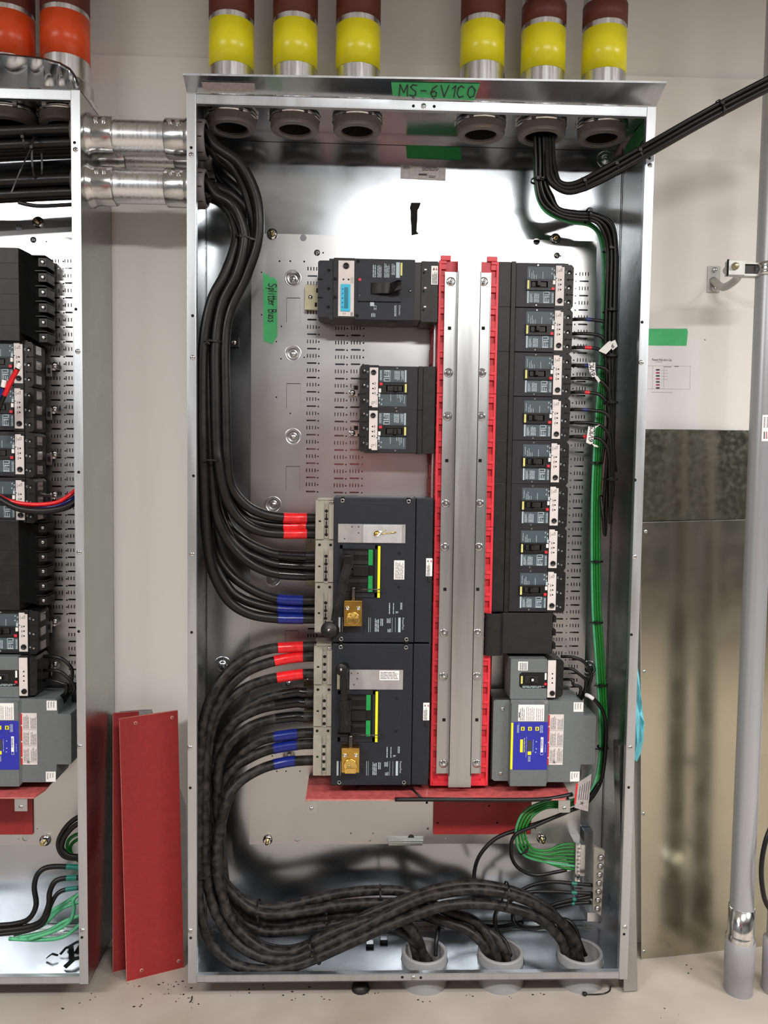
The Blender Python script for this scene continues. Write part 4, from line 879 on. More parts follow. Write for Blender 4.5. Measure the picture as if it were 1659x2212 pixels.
    b = MB(); b.box(x(1113), x(1171), -.0142, -.0132, z(1552), z(1515), 'white', .0004); b.lines(x(1116), x(1128), z(1550), z(1518), -.0144, 'ink', 3, True, seed=1, thick=.3); b.lines(x(1130), x(1150), z(1550), z(1518), -.0144, 'greylab', 5, True, seed=6, thick=.4); b.lines(x(1152), x(1169), z(1550), z(1518), -.0144, 'greylab', 4, True, seed=7, thick=.4); b.box(x(1114.5), x(1116.5), -.0146, -.014, z(1544), z(1532), 'ink'); b.build('rating_label', r)
    b = MB(); b.box(x(1183), x(1217), -.0056, -.0044, z(1653.5), z(1539), 'offwhite', .0004); b.box(x(1181.5), x(1185.5), -.0060, -.0044, z(1653), z(1540), 'redbtn')
    for py in (1540, 1576, 1612): b.lines(x(1187.5), x(1200), z(py+33), z(py+3), -.0058, 'ink', 5, True, seed=py, thick=.3, fill=.85); b.lines(x(1203), x(1216), z(py+33), z(py+3), -.0058, 'ink', 5, True, seed=py+1, thick=.3, fill=.7); b.box(x(1184), x(1216), -.0058, -.0055, z(py+35.5), z(py+35), 'ink')
    for py in (1566, 1602, 1637): b.poly([(x(1182), -.0062, z(py)), (x(1185), -.0062, z(py-2)), (x(1185), -.0062, z(py+2))], 'white')
    for a in range(5): q = V((x(1198), -.006, z(1647))); d = V((math.cos(a*1.25), 0, math.sin(a*1.25)))*.005; nn = V((-d.z, 0, d.x))*.12; b.poly([q-nn, q+d-nn, q+d+nn, q+nn], 'ink')
    b.build('warning_label', r, label='red edged white warning label with fine print')
    b = MB(); b.box(x(1238), x(1260), -.0054, -.0044, z(1533), z(1511.5), 'white', .0004)
    for i, t_ in enumerate(('Neutral', 'Neutro', 'Neutre')): b.text(t_, x(1241.2+i*5.6), z(1513.5), -.0056, .0052, 'ink', -PI/2)
    b.build('neutral_label', r)
    b = MB(); b.box(x(1234.5), x(1256), -.0054, -.0044, z(1691.5), z(1669), 'white', .0004)
    for i, t_ in enumerate(('Ground', 'Tierra', 'Terre')): b.text(t_, x(1237.5+i*5.6), z(1671.5), -.0056, .0052, 'ink', -PI/2)
    b.build('ground_label', r)
    return r
surge(0, 'grey surge protector with blue label at the lower right of the bus bars')

# hanging tag
b = MB(); Yt = .078; q = pq([(1247, 1692), (1278, 1671), (1270, 1753), (1241, 1745)], Yt); b.poly(q, 'greylab', (0, .0006, 0)); q = pq([(1244.5, 1692), (1249, 1692), (1244, 1736), (1240, 1738)], Yt-.0004); b.poly(q, 'redbtn', (0, .0003, 0))
for i in range(5): a = pq([(1253+i*5, 1698-i*3), (1254.2+i*5, 1698-i*3), (1250.7+i*4.6, 1728), (1249.5+i*4.6, 1728)], Yt-.0004); b.poly(a, 'ink', (0, .0003, 0))
q0 = at(1257, 1735, Yt-.0005)
for a in range(5): d = V((math.cos(a*1.25), 0, math.sin(a*1.25)))*.006; nn = V((-d.z, 0, d.x))*.12; b.poly([q0-nn, q0+d-nn, q0+d+nn, q0+nn], 'ink', (0, -.0002, 0))
b.tube([at(1262, 1682, Yt+.002), at(1272, 1674, Yt-.002), at(1277, 1662, Yt+.004), at(1272, 1655, Yt+.01)], .0008, 'tealtape', 6)
b.thing('warning_tag', 'grey warning tag with red edge hanging at the surge protector corner', 'tag')

def slab(pts, m, th): b = MB(); b.poly(pts, m, th); return b
# horizontal red barrier shelf under the breakers, tilted slightly
zsh = at(900, 1729, .048).z
xA, xB = at(660, 1729, .048).x, at(1238, 1725, .048).x
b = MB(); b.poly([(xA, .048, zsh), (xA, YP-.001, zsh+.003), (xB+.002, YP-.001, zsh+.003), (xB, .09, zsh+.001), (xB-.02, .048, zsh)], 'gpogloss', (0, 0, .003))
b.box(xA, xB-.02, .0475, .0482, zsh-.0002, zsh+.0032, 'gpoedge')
b.thing('barrier_shelf', 'horizontal red fibre barrier shelf under the breakers of the central cabinet', 'barrier')
b = MB(); xa, xb = at(936, 1770, YP-.004).x, at(1147, 1770, YP-.004).x; za, zb_ = at(1040, 1801, YP-.004).z, zsh-.004
b.mesh(punched(rect(xa, xb, za, zb_), [circ(at(px, py, YP-.004).x, at(px, py, YP-.004).z, .0032, 12) for px, py in ((945, 1776), (1074, 1776), (1056, 1739))], .003), lambda v: V((v.x, YP-.0055+v.z, v.y)), 'gpo')
b.thing('barrier_sheet', 'upright dark red fibre sheet on the panel below the red shelf', 'barrier')
for px, py, lab, f in ((673, 1741, 'small bent metal bracket under the left end of the red shelf', .05), (1218, 1732, 'small bent metal bracket under the right end of the red shelf', .05)):
    p = at(px, py, .055); t = thing('shelf_bracket', lab, 'bracket', (p.x, .055, p.z-.02), 'brackets holding the red shelf'); off = t.location
    b = MB(); w_ = .0155; b.box(p.x-w_, p.x+w_, .05, .12, zsh-.0022, zsh-.0002, 'chan', .0004); b.box(p.x-w_, p.x+w_, .05, .052, zsh-.034, zsh-.0004, 'chan', .0005); b.build('plate', t, off)
    b = MB(); screwhead(b, p.x, zsh-.022, .0497, .0052); b.build('screw', t, off)
b = MB(); b.tube(smooth([at(853, 1727, .042), at(950, 1727, .042), at(1100, 1728, .044), at(1180, 1726, .05), at(1236, 1716, .07)], 6), [.0055]*25, 'blk', 10); b.thing('edge_trim', 'loose black rubber edging lying along the red shelf front', 'edging')
b = MB(); b.tube([at(888, 1702, .07), at(902, 1716, .055), at(912, 1725, .044)], .003, 'blk', 8); b.thing('cable_tie', 'black strap end poking out under the lower main breaker', 'cable tie')
# bracket under the pan
p = at(876, 1822, YP-.012); b = MB(); xa, xb = at(837, 1822, YP-.01).x, at(915, 1822, YP-.01).x; z1 = at(876, 1815, YP-.01).z
b.box(xa, xb, YP-.012, YP+.01, z1-.009, z1-.001, 'galvside', .0015); b.box(xa, xb, YP-.004, YP-.0005, z1-.003, z1+.004, 'galvside'); b.box(xa+.003, xb-.003, YP-.014, YP-.011, z1-.014, z1-.006, 'galvside', .001)
b.thing('pan_bracket', 'low galvanised bracket under the bottom edge of the central mounting panel', 'bracket')
# tape with pen writing on the pan
b = MB(); q = pq([(568, 588), (576, 593), (585, 600), (592, 599), (599, 608), (599, 726), (589, 743), (569, 736), (569, 640)], YP-.0012); b.poly(q, 'greentape', (0, .0006, 0))
o_ = at(580, 612, YP-.0016); kx = KH*1.06
handwrite(b, 'Splitter Buss', lambda u, v: V((o_.x+v*1.5, YP-.0014, o_.z-u)), .0138, .82, .07)
b.thing('green_tape', 'green tape strip with handwritten words stuck upright on the mounting panel', 'tape')

# ------------------------------------------------------------------ cables
def prj(P_): d = P_-CAMP; zf = d.dot(FX); return 829.5+FPX*d.dot(RX)/zf, 1106-FPX*d.dot(UX)/zf
def cable(pts, r, label, group=None, m='cable', bands=(), name='cable', cat='cable', n=8, seg=12, extra=None, start=None, end=None):
    P_ = [at(*p) if len(p) == 3 else V(p[:3]) for p in pts]
    if start: P_ = [V(s_) for s_ in start]+P_
    if end: P_ = P_+[V(s_) for s_ in end]
    S = smooth(P_, n); b = MB(); b.tube(S, r, m, seg)
    if not bands: return b.thing(name, label, cat, group)
    c = S[len(S)//2]; t = thing(name, label, cat, c, group); b.build('jacket', t, c)
    for nm, mm, f in bands:
        run = [s_ for s_ in S if f(*prj(s_))]
        if len(run) > 1: MB().tube(run, r*1.07, mm, seg, False).build(nm, t, c)
    return t
def inx(a, b_): return lambda px, py: a <= px <= b_
R1 = .0127
# upper set: from the side bushings, down the left wall, into the upper main breaker
yA, yB = SIDE[0][0], SIDE[2][0]
up_defs = [
 # (exit z-index, upper path, run-down column (x, Y), tail)
 ('r', 0, 0, [(470, 318), (517, 352), (549, 410), (560, 470), (555, 530), (530, 600), (497, 672), (486, 740), (487, 860), (490, 990)], .045, [(499, 1050), (530, 1090), (568, 1110), (611, 1118), (650, 1119)], 1119),
 ('r', 0, 1, [(468, 330), (505, 362), (531, 415), (545, 480), (541, 530), (515, 600), (484, 672), (474, 740), (478, 860), (484, 990)], .085, [(496, 1070), (530, 1117), (568, 1132), (611, 1137), (650, 1137)], 1137),
 ('r', 1, 0, [(470, 422), (500, 440), (520, 475), (528, 520), (512, 590), (480, 655), (466, 740), (466, 860), (468, 960), (473, 1000)], .035, [(484, 1062), (506, 1108), (534, 1135), (568, 1149), (611, 1153), (650, 1153)], 1153),
 ('k', 1, 1, [(466, 405), (505, 425), (538, 465), (550, 520), (532, 600), (494, 660), (472, 740), (470, 860), (470, 990)], .115, [(476, 1075), (494, 1135), (522, 1164), (557, 1184), (596, 1197), (650, 1201)], 1201),
 ('k', 0, 2, [(476, 345), (520, 385), (545, 440), (548, 510), (520, 600), (484, 665), (462, 740), (460, 860), (460, 990)], .09, [(468, 1090), (494, 1155), (523, 1188), (557, 1206), (596, 1219), (650, 1223)], 1223),
 ('k', 1, 2, [(462, 418), (488, 436), (510, 470), (519, 520), (498, 590), (465, 655), (448, 740), (450, 860), (455, 990)], .05, [(463, 1097), (479, 1144), (499, 1178), (526, 1206), (557, 1226), (596, 1239), (650, 1243)], 1243),
 ('b', 2, 0, [(480, 380), (530, 430), (543, 500), (525, 590), (480, 660), (458, 740), (456, 860), (450, 990)], .14, [(450, 1080), (458, 1150), (471, 1200), (492, 1234), (520, 1259), (557, 1280), (600, 1294), (650, 1297)], 1297),
 ('b', 2, 1, [(480, 400), (524, 440), (535, 500), (515, 590), (468, 660), (448, 740), (446, 860), (446, 990)], .11, [(448, 1110), (462, 1210), (492, 1268), (520, 1292), (557, 1306), (600, 1315), (650, 1317)], 1317),
 ('b', 1, 3, [(458, 428), (480, 440), (501, 470), (510, 520), (487, 590), (457, 650), (440, 740), (437, 860), (439, 990)], .03, [(442, 1100), (448, 1178), (457, 1226), (471, 1262), (493, 1297), (522, 1319), (557, 1331), (600, 1336), (650, 1337)], 1337)]
TP = {'r': ('red_tape', 'redtape', 'red'), 'k': ('black_tape', 'blktape', 'black'), 'b': ('blue_tape', 'bluetape', 'blue')}
W3 = ['top', 'middle', 'bottom']
for i, (col, ex, ei, run, Yc, tail, ye) in enumerate(up_defs):
    sy, sz, sr = SIDE[[0, 1, 2][ex]]
    oy, oz = [(-.022, .012), (.015, .015), (-.005, -.018), (.012, -.02)][ei]
    z_ = sz+oz*.9; y_ = sy+oy*.8
    st = [(-1.2, y_+.02, z_-.10), (-.7, y_, z_-.035), (-.34, y_, z_-.004), (-.20, y_, z_), (-.05, y_, z_), (.03, y_, z_)]
    n_ = len(run); pts = []
    Ytop = .03+.02*ei+(.04 if ex == 2 else 0)
    for j, (x_, y__) in enumerate(run): f = min(1, j/(n_*.5)); pts.append((x_, y__, Ytop*(1-f)+(Yc)*f if j else max(.03, (y_+Ytop)/2)))
    for j, (x_, y__) in enumerate(tail): f = (j+1)/len(tail); pts.append((x_, y__, Yc*(1-f)+(.115+.0*i)*f-(0 if i % 3 != 1 else -.01*f)))
    pts.append((686, ye, .115)); q = at(686, ye, .115)
    nm, mm, cw = TP[col]; t0, t1 = (610, 664) if col == 'r' else (602, 664) if col == 'k' else (599, 657)
    cable(pts, R1, '%s of three %s-taped cables at the upper large main breaker' % (W3[i % 3], cw), 'heavy cables to the upper main breaker', 'cable', [(nm, mm, inx(t0, t1) if 1 else None)] if 0 else [(nm, mm, (lambda a, c: lambda px, py: a <= px <= c and py > 1080)(t0, t1))], start=st)
# lower set: from the lower main breaker down and round to the floor conduits
c0_, c1_, c2_ = BOTC
low_defs = [
 ('r', 1396, [(627, 1398), (582, 1402), (540, 1416), (506, 1439), (476, 1472), (453, 1514), (439, 1562), (430, 1640), (428, 1760), (428, 1880), (431, 1960), (451, 2028), (500, 2080), (569, 2096), (636, 2086), (687, 2068), (754, 2038), (839, 2000), (906, 1974), (960, 1957), (1020, 1952), (1081, 1957), (1141, 1973), (1186, 2000), (1217, 2040)], .045, .03, 2, (1222, 2075), (595, 657)),
 ('r', 1418, [(624, 1422), (582, 1431), (540, 1447), (506, 1472), (478, 1506), (456, 1551), (444, 1620), (441, 1720), (441, 1820), (447, 1900), (464, 1968), (497, 2024), (542, 2058), (589, 2072), (636, 2070), (687, 2050), (771, 2010), (839, 1975), (906, 1943), (960, 1929), (1020, 1922), (1081, 1928), (1126, 1940), (1171, 1962), (1216, 1996), (1243, 2036)], .06, .04, 2, (1252, 2075), (592, 656)),
 ('r', 1455, [(624, 1460), (582, 1467), (540, 1481), (509, 1500), (481, 1528), (459, 1570), (447, 1640), (444, 1720), (448, 1810), (462, 1900), (487, 1960), (520, 2010), (570, 2045), (630, 2052), (690, 2030), (760, 1992), (830, 1960), (906, 1932), (960, 1916), (1020, 1910), (1081, 1918), (1140, 1938), (1190, 1970), (1228, 2020)], .08, .075, 2, (1240, 2070), (594, 656)),
 ('k', 1495, [(638, 1495), (582, 1506), (540, 1526), (505, 1552), (480, 1590), (466, 1650), (460, 1740), (462, 1830), (476, 1890), (510, 1932), (552, 1956), (600, 1960), (670, 1945), (737, 1930), (822, 1923), (889, 1930), (960, 1966), (1020, 1987), (1052, 2019), (1068, 2050)], .12, .12, 1, (1075, 2075), (604, 664)),
 ('k', 1517, [(638, 1517), (582, 1526), (546, 1537), (512, 1556), (487, 1584), (467, 1630), (462, 1740), (466, 1830), (480, 1900), (515, 1945), (560, 1972), (610, 1975), (670, 1966), (737, 1955), (822, 1950), (889, 1955), (945, 1985), (1000, 2005), (1035, 2030), (1052, 2055)], .10, .10, 1, (1056, 2078), (592, 660)),
 ('k', 1548, [(638, 1548), (590, 1554), (551, 1565), (520, 1584), (492, 1612), (473, 1655), (468, 1740), (474, 1820), (478, 1880), (498, 1940), (540, 1985), (600, 1994), (670, 1984), (737, 1976), (822, 1968), (890, 1972), (955, 1990), (1010, 1995), (1065, 2020), (1088, 2052)], .085, .13, 1, (1094, 2076), (590, 658)),
 ('b', 1583, [(619, 1588), (568, 1598), (534, 1618), (505, 1645), (486, 1690), (478, 1760), (480, 1850), (492, 1930), (530, 1980), (569, 1996), (636, 1994), (737, 1980), (800, 1975), (850, 1990), (885, 2020), (897, 2050)], .12, .135, 0, (903, 2078), (592, 646)),
 ('b', 1607, [(619, 1612), (574, 1622), (534, 1640), (506, 1660), (482, 1700), (474, 1770), (478, 1850), (490, 1930), (520, 1985), (569, 2012), (636, 2010), (737, 1994), (810, 1990), (865, 2010), (900, 2040)], .10, .12, 0, (925, 2078), (587, 646)),
 ('b', 1642, [(619, 1646), (574, 1657), (534, 1677), (506, 1702), (487, 1742), (473, 1809), (468, 1870), (478, 1927), (498, 1984), (535, 2028), (586, 2056), (640, 2054), (690, 2028), (745, 2004), (810, 1985), (860, 1985), (890, 2010), (908, 2042)], .06, .05, 0, (914, 2078), (586, 642))]
for i, (col, ye, run, Yc, Yf, ci, endp, (t0, t1)) in enumerate(low_defs):
    n_ = len(run); pts = [(684, ye, .115), (655, ye+1, .113)]; cx, cy_, cz = BOTC[ci]
    for j, (x_, y__) in enumerate(run):
        f = j/(n_-1); Y = .113+(Yc-.113)*min(1, f/.25) if f < .25 else Yc+(Yf-Yc)*min(1, (f-.25)/.3)
        if f > .82: Y = Y+(cy_-.01-Y)*(f-.82)/.18*.9
        pts.append((x_, y__, Y))
    e = at(endp[0], endp[1], cy_-.005); dz = [(e.x, e.y, e.z), (e.x+.01*(cx-e.x)/.05, cy_, .06)]
    nm, mm, cw = TP[col]
    cable(pts, R1*1.03, '%s of three %s-taped dusty cables at the lower large main breaker' % (W3[i % 3], cw), 'dusty heavy cables to the lower main breaker', 'cabdust' if 1 else 'cable', [(nm, mm, (lambda a, c: lambda px, py: a <= px <= c and py < 1700)(t0, t1))], end=dz)
# zip ties
def tie(px, py, Y, rx, ry, ang, label, tail=None, rot=(0, 0, 0), m='blk'):
    """a narrow strap round a bundle: rx across the bundle in the picture plane, ry in depth; ang: direction the bundle runs"""
    c = at(px, py, Y); t = thing('cable_tie', label, 'cable tie', c, 'black cable ties'); d = V((math.cos(ang), 0, math.sin(ang))); a = V((-d.z, 0, d.x)); g = V((0, 1, 0))
    b = MB(); n = 22
    for k in range(n):
        q = []
        for kk in (k, k+1):
            th = 2*PI*kk/n; s_ = lambda v: math.copysign(abs(v)**.75, v); q.append(a*rx*s_(math.cos(th))+g*ry*s_(math.sin(th)))
        b.poly([q[0]-d*.0022, q[0]+d*.0022, q[1]+d*.0022, q[1]-d*.0022], m, tuple(q[0].normalized()*.0012))
    b.build('strap', t)
    b = MB(); p_ = a*rx*.35-g*(ry+.002); b.box(p_.x-.004, p_.x+.004, p_.y-.003, p_.y+.003, p_.z-.004, p_.z+.004, m, .0008); b.build('head', t)
    if tail: b = MB(); b.strip([p_, p_+V(tail)*.5+V((0, -.004, 0)), p_+V(tail)], d*.0018, m); b.build('tail', t)
tie(537, 521, .06, .033, .035, 1.35, 'cable tie on the upper heavy cable bundle near the left panel stud', (.02, .0, -.004))
tie(461, 742, .07, .032, .052, 1.5, 'cable tie on the left cable bundle beside the black tie mount', (.012, 0, -.01))
tie(461, 994, .07, .032, .055, 1.55, 'cable tie on the left cable bundle just above where it fans out', (.02, 0, 0))
tie(484, 1005, .09, .014, .018, 1.5, 'small second cable tie at the fan-out of the left cable bundle', (.02, 0, .001))
tie(438, 1883, .045, .026, .03, 1.5, 'cable tie low on the dusty cable bundle beside the left frame')
tie(560, 1972, .11, .032, .032, .1, 'cable tie at the lower left bend of the dusty cables', None)
tie(822, 1938, .12, .030, .026, .05, 'cable tie on the middle of the rear dusty cables above the cabinet floor', None)
tie(680, 2052, .045, .034, .03, .45, 'cable tie where the front dusty cables start rising to the right', (0, 0, -.012))
tie(1092, 1936, .05, .034, .03, -.15, 'cable tie at the crest of the dusty cables above the middle floor conduit', (-.003, 0, -.02))
tie(706, 1985, .12, .014, .014, .1, 'small cable tie head under the rear dusty cables', (0, 0, -.01))

# green and black runs at the right
RC = TOPC[4][0]
gb = 'thin black circuit cables on the right side'
bl = [((-6, 0), 1.0), ((-3, -6), .9), ((2, -3), 1.0), ((6, -7), 1.0), ((9, 2), 1.0), ((-9, -5), .9), ((13, -4), 1.1), ((4, 6), 1.1)]
base = [(1166, 285, .105), (1168, 340, .10), (1170, 395, .10), (1182, 432, .10), (1208, 458, .10), (1245, 466, .10), (1283, 470, .10), (1312, 492, .10), (1322, 540, .105), (1321, 620, .11), (1318, 720, .115)]
ends = [(1318, 880), (1322, 1030), (1308, 1145), (1302, 1110), (1330, 1020), (1300, 1000), (1322, 900), (1312, 1060)]
names = ['first', 'second', 'third', 'fourth', 'fifth', 'sixth', 'seventh', 'eighth']
for i, ((ox, oy), s_) in enumerate(bl):
    k_ = (i-3.5)*3.1
    pts = [(px+(k_ if py < 440 else -k_*.1 if py < 480 and px > 1200 else k_*.9 if py > 480 else k_*.6), py+(0 if py < 430 or py > 500 else k_*-.0+(3.5-i)*2.3*(1 if px > 1175 else .3)), Y+((i*5) % 3-1)*.011) for px, py, Y in base]
    ex, ey = ends[i]; pts += [(1317+k_*.7, (720+ey)/2, .12+((i*5) % 3-1)*.01), (ex, ey, .125)]
    if i == 2: pts += [(1303, 1120, .12), (1298, 1070, .13)]
    S0 = at(*pts[0]); cable(pts, .0046*s_, ['outermost thin black cable of the right side bundle, nearest the bus bars', 'second thin black cable of the right side bundle', 'thin black cable with looped end hanging lowest on the right side', 'thin black cable in the middle of the right side bundle', 'thin black cable at the rear middle of the right side bundle', 'thin black cable ending beside the fifth small breaker', 'thin black cable second from the right wall in the bundle', 'thin black cable nearest the right wall in the bundle'][i], gb, 'thin', seg=8, start=[(S0.x, .108, Z0+H+.05)])
# group climbing out to the right, in front of the frame
out = [(1187, 285, .10), (1188, 340, .09), (1193, 378, .08), (1212, 402, .07), (1243, 404, .055), (1300, 378, .03), (1400, 322, -.03), (1500, 265, -.07), (1590, 216, -.10), (1700, 160, -.14), (1900, 60, -.2), (2300, -120, -.25)]
for i in range(5):
    d = (i-2); pts = [(px+(d*3.6 if px < 1205 else -d*.8), py+(0 if py < 370 and px < 1195 else d*-4.2 if px < 1300 else -d*5.4), Y+(.006 if i % 2 else -.004)) for px, py, Y in out]
    S0 = at(*pts[0]); cable(pts, .0056 if i else .0075, ['lowest', 'second lowest', 'middle', 'second highest', 'highest'][i]+' of five black cables slanting out over the right frame', 'black cables slanting out to the upper right', 'thin', seg=9, start=[(S0.x, .10, Z0+H+.05)])
for px, py, Y, lab, rr in ((1331, 362, .015, 'cable tie on the slanting cables just inside the right frame', .018), (1381, 333, -.02, 'cable tie on the slanting cables in front of the right frame', .017), (1557, 233, -.09, 'cable tie on the slanting cables over the white wall', .018), (1262, 398, .048, 'cable tie on the slanting cables at their bend', .016)):
    tie(px, py, Y, rr, .012, .52, lab, (.006, 0, -.022) if px != 1381 else None)
tie(1270, 466, .1, .017, .026, 0, 'wide black tape wrap on the right bundle at its upper bend', None); tie(1163, 392, .1, .018, .02, 1.4, 'cable tie on the vertical drop of the right bundle, left of the slanting cables', (.02, 0, .001))
for py, lab in ((540, 'cable tie on the right bundle level with the top breaker'), (672, 'cable tie on the right bundle level with the second breaker'), (770, 'cable tie on the right bundle below the small white tag'), (870, 'cable tie on the right bundle above the upright wire tag'), (1035, 'cable tie on the right bundle level with the sixth breaker')):
    tie(1318, py, .115, .017, .024, 1.55, lab, None)
# green bundle
gr = 'green ground wires on the right side'
for i in range(8):
    k_ = (i % 4-1.5)*5.5; yy = .15+.012*(i//4)
    pts = [(1160+k_*.3, 290, .13), (1158+k_*.3, 400, .14), (1178+k_*.3, 455, yy-.01), (1225, 476-k_*.4, yy-.01), (1275, 486-k_*.4, yy-.01), (1300+k_*.4, 520, yy), (1307+k_*.5, 600, yy), (1302+k_*.6, 760, yy), (1293+k_, 950, yy), (1287+k_, 1100, yy), (1288+k_, 1300, yy), (1296+k_, 1430, yy), (1303+k_*.9, 1560, yy), (1300+k_*.8, 1650, yy), (1280+k_*.6, 1710, yy-.02), (1230, 1735+k_*.7, .14), (1180, 1738+k_*.9, .12), (1140+k_, 1760+k_*.7, .11), (1124+k_*1.2, 1800, .11), (1138+k_*1.2, 1838-k_*.8, .12), (1180, 1850-k_*1.5, .13), (1215, 1850-k_*2.6-(4 if i < 4 else -3), .135), (1241, 1851-k_*2.9-(4 if i < 4 else -3), .135)]
    cable(pts, .0033, names[i].capitalize()+' green wire looping down to the ground bar, counted from the top terminal' if 0 else '%s green wire from the top at the small ground bar' % names[[3, 2, 1, 0, 7, 6, 5, 4][i]] , gr, 'greenlt' if i in (0,) else 'greenwire', seg=8, n=6)
for px, py, a, lab in ((1290, 1212, 1.5, 'black tie on the green wires beside the seventh breaker'), (1290, 1343, 1.5, 'black tie on the green wires beside the blank filler'), (1300, 1478, 1.5, 'black tie on the green wires beside the grey surge protector wires'), (1290, 1000, 1.5, 'black tie on the green wires beside the fifth breaker'), (1302, 1614, 1.5, 'black tie on the green wires beside the grey surge protector cover'), (1131, 1836, -.9, 'black tie on the green wire loop beside the lower right stud')):
    tie(px, py, .155 if py < 1700 else .115, .014, .012, a, lab, (-.02, 0, 0) if py < 1700 else None)
# circuit wires from the breakers
for bi, (y0, tag_) in enumerate(((711.5, 0), (808, 1), (903.5, 2))):
    xr = [1236, 1232, 1229][bi]
    for j, dy in enumerate((-20, 8, 38)):
        yy = y0+dy-(3 if bi == 0 and j == 0 else 0); xm = [1300, 1292, 1290][j]
        pts = [(xr-4, yy+2, .135), (xr+20, yy+1, .12), (xr+48, yy+3, .115), (xm+8, yy+9, .11), (1320-j*3, yy+34, .108), (1325-j*4, yy+90, .11), (1324-j*3, yy+190, .112)]
        bands = [] if j == 1 else [('blue_tape' if j == 0 else 'red_tape', 'bluetape' if j == 0 else 'redtape', (lambda a, c, y2: lambda px, py: a <= px <= c and abs(py-y2) < 20)(xr+27, xr+43, yy))]
        cable(pts, .0046, '%s wire of the %s small breaker in the right column%s' % (['upper, blue-taped', 'middle, untaped', 'lower, red-taped'][j], ['second', 'third', 'fourth'][bi], ', curving to the bundle'), 'circuit wires of the right breakers', 'thin', bands, seg=8)
# wire tags
def wtag(body, quads, label, o, rot, h, Y):
    b = MB()
    for q in quads: b.poly(pq(q, Y), 'white', (0, .0008, 0))
    p = at(*o, Y); c, s_ = math.cos(rot), math.sin(rot)
    handwrite(b, body, lambda u, v: V((p.x+u*c-v*s_, Y-.0003, p.z+u*s_+v*c)), h, .78, .08)
    b.thing('wire_tag', label, 'tag', 'white handwritten wire tags')
wtag('6', [[(1293, 758), (1314, 738), (1319, 736), (1322, 752), (1309, 765)], [(1318, 739), (1329, 734), (1334, 748), (1323, 757)]], 'white tag with a single digit on the wires of the second breaker', (1322, 752), .35, .010, .09)
wtag('6V1C5', [[(1271, 783), (1286, 783), (1286, 800), (1288, 812), (1280, 815), (1274, 806), (1272, 795)], [(1284, 813), (1290, 812), (1297, 822), (1293, 827)]], 'slanted white tag with handwriting on the wires of the third breaker', (1285, 811), 1.7, .0115, .095)
wtag('6V1C5', [[(1271, 921), (1285, 923), (1281, 957), (1276, 960), (1266, 956), (1269, 935)], [(1284, 922), (1296, 917), (1285, 926)], [(1278, 958), (1290, 962), (1293, 966), (1284, 965)]], 'upright white tag with handwriting on the wires of the fourth breaker', (1280, 955), 1.45, .0115, .095)
# surge unit wires
sg = 'wires between surge unit lugs and cover'
for j, (ya, mx, ym, xe, ye) in enumerate(((1418, 1277, 1455, 1262, 1500), (1444, 1266, 1470, 1257, 1503), (1467, 1254, 1485, 1250, 1503))):
    cable([(1212, ya, .125), (1235, ya+1, .11), (mx-15, ya+12, .105), (mx, ym, .105), (mx-2, ym+18, .108), (xe, ye, .12), (xe-10, ye+14, .13)], .0044, '%s looping wire of the small breaker on the grey surge unit' % ['upper', 'middle', 'lower'][j], sg, 'thin', seg=8)
cable([(1262, 1500, .12), (1275, 1505, .10), (1292, 1520, .10), (1305, 1545, .11), (1309, 1590, .12), (1300, 1680, .13), (1270, 1732, .12), (1230, 1752, .115), (1180, 1772, .11), (1120, 1792, .12), (1070, 1812, .13), (1035, 1850, .13), (1024, 1895, .13), (1035, 1930, .13)], .0052, 'black wire passing down behind the red shelf bracket to the cabinet bottom', 'black wires at the lower right', 'thin', [('white_sleeve', 'white', lambda px, py: 1266 < px < 1282 and 1495 < py < 1520)], seg=8)
cable([(1295, 1690, .12), (1262, 1735, .11), (1215, 1758, .105), (1160, 1782, .10), (1112, 1805, .10), (1104, 1845, .11), (1120, 1875, .12), (1155, 1890, .13), (1200, 1884, .14), (1232, 1877, .14)], .005, 'black wire with white sleeve entering the small ground bar', 'black wires at the lower right', 'thin', [('white_sleeve', 'white', lambda px, py: 1222 < px < 1235 and py > 1860)], seg=8)

# ------------------------------------------------------------------ ground bars
Yg = .13; t = thing('ground_bar', 'small bright ground bar with green wires, left of the larger bar', 'ground bar', at(1248, 1895, Yg)); off = t.location
x0, x1, z0, z1 = at(1243, 1860, Yg).x, at(1254, 1860, Yg).x, at(1248, 1905, Yg).z, at(1248, 1822, Yg).z
MB().box(x0, x1, Yg, Yg+.012, z0, z1, 'steel', .001).build('bar', t, off)
for i in range(10): zc = z1-.006-(z1-z0-.012)*i/9; MB().cyl(((x0+x1)/2+.002*(i % 2), Yg, zc), .0036, -.006, 'chrome', seg=10).build('clamp_screw', t, off)
b = MB(); b.box(x0+.004, x0+.03, Yg+.012, D-.003, z0+.01, z1-.01, 'steel'); b.build('standoff', t, off)
Yg2 = .10; t = thing('ground_bar', 'larger metal ground bar with seven round screws beside the right wall', 'ground bar', at(1294, 1970, Yg2)); off = t.location
pa, pb, pc, pd = at(1283, 1828, Yg2), at(1307, 1838, Yg2-.01), at(1300, 1975, Yg2-.01), at(1280, 1965, Yg2)
b = MB(); b.poly([at(1283, 1829, Yg2), at(1306, 1838, Yg2-.012), at(1298, 1978, Yg2-.012), at(1281, 1966, Yg2)], 'tan', (0.0, .012, 0)); b.build('bar', t, off)
for i in range(7): p = at(1298-i*1.2, 1852+i*18.3, Yg2-.012); MB().lathe(p, [(.008, 0), (.0076, -.003), (.0055, -.0055), (0, -.006)], 'steel', seg=16).build('clamp_screw', t, off)
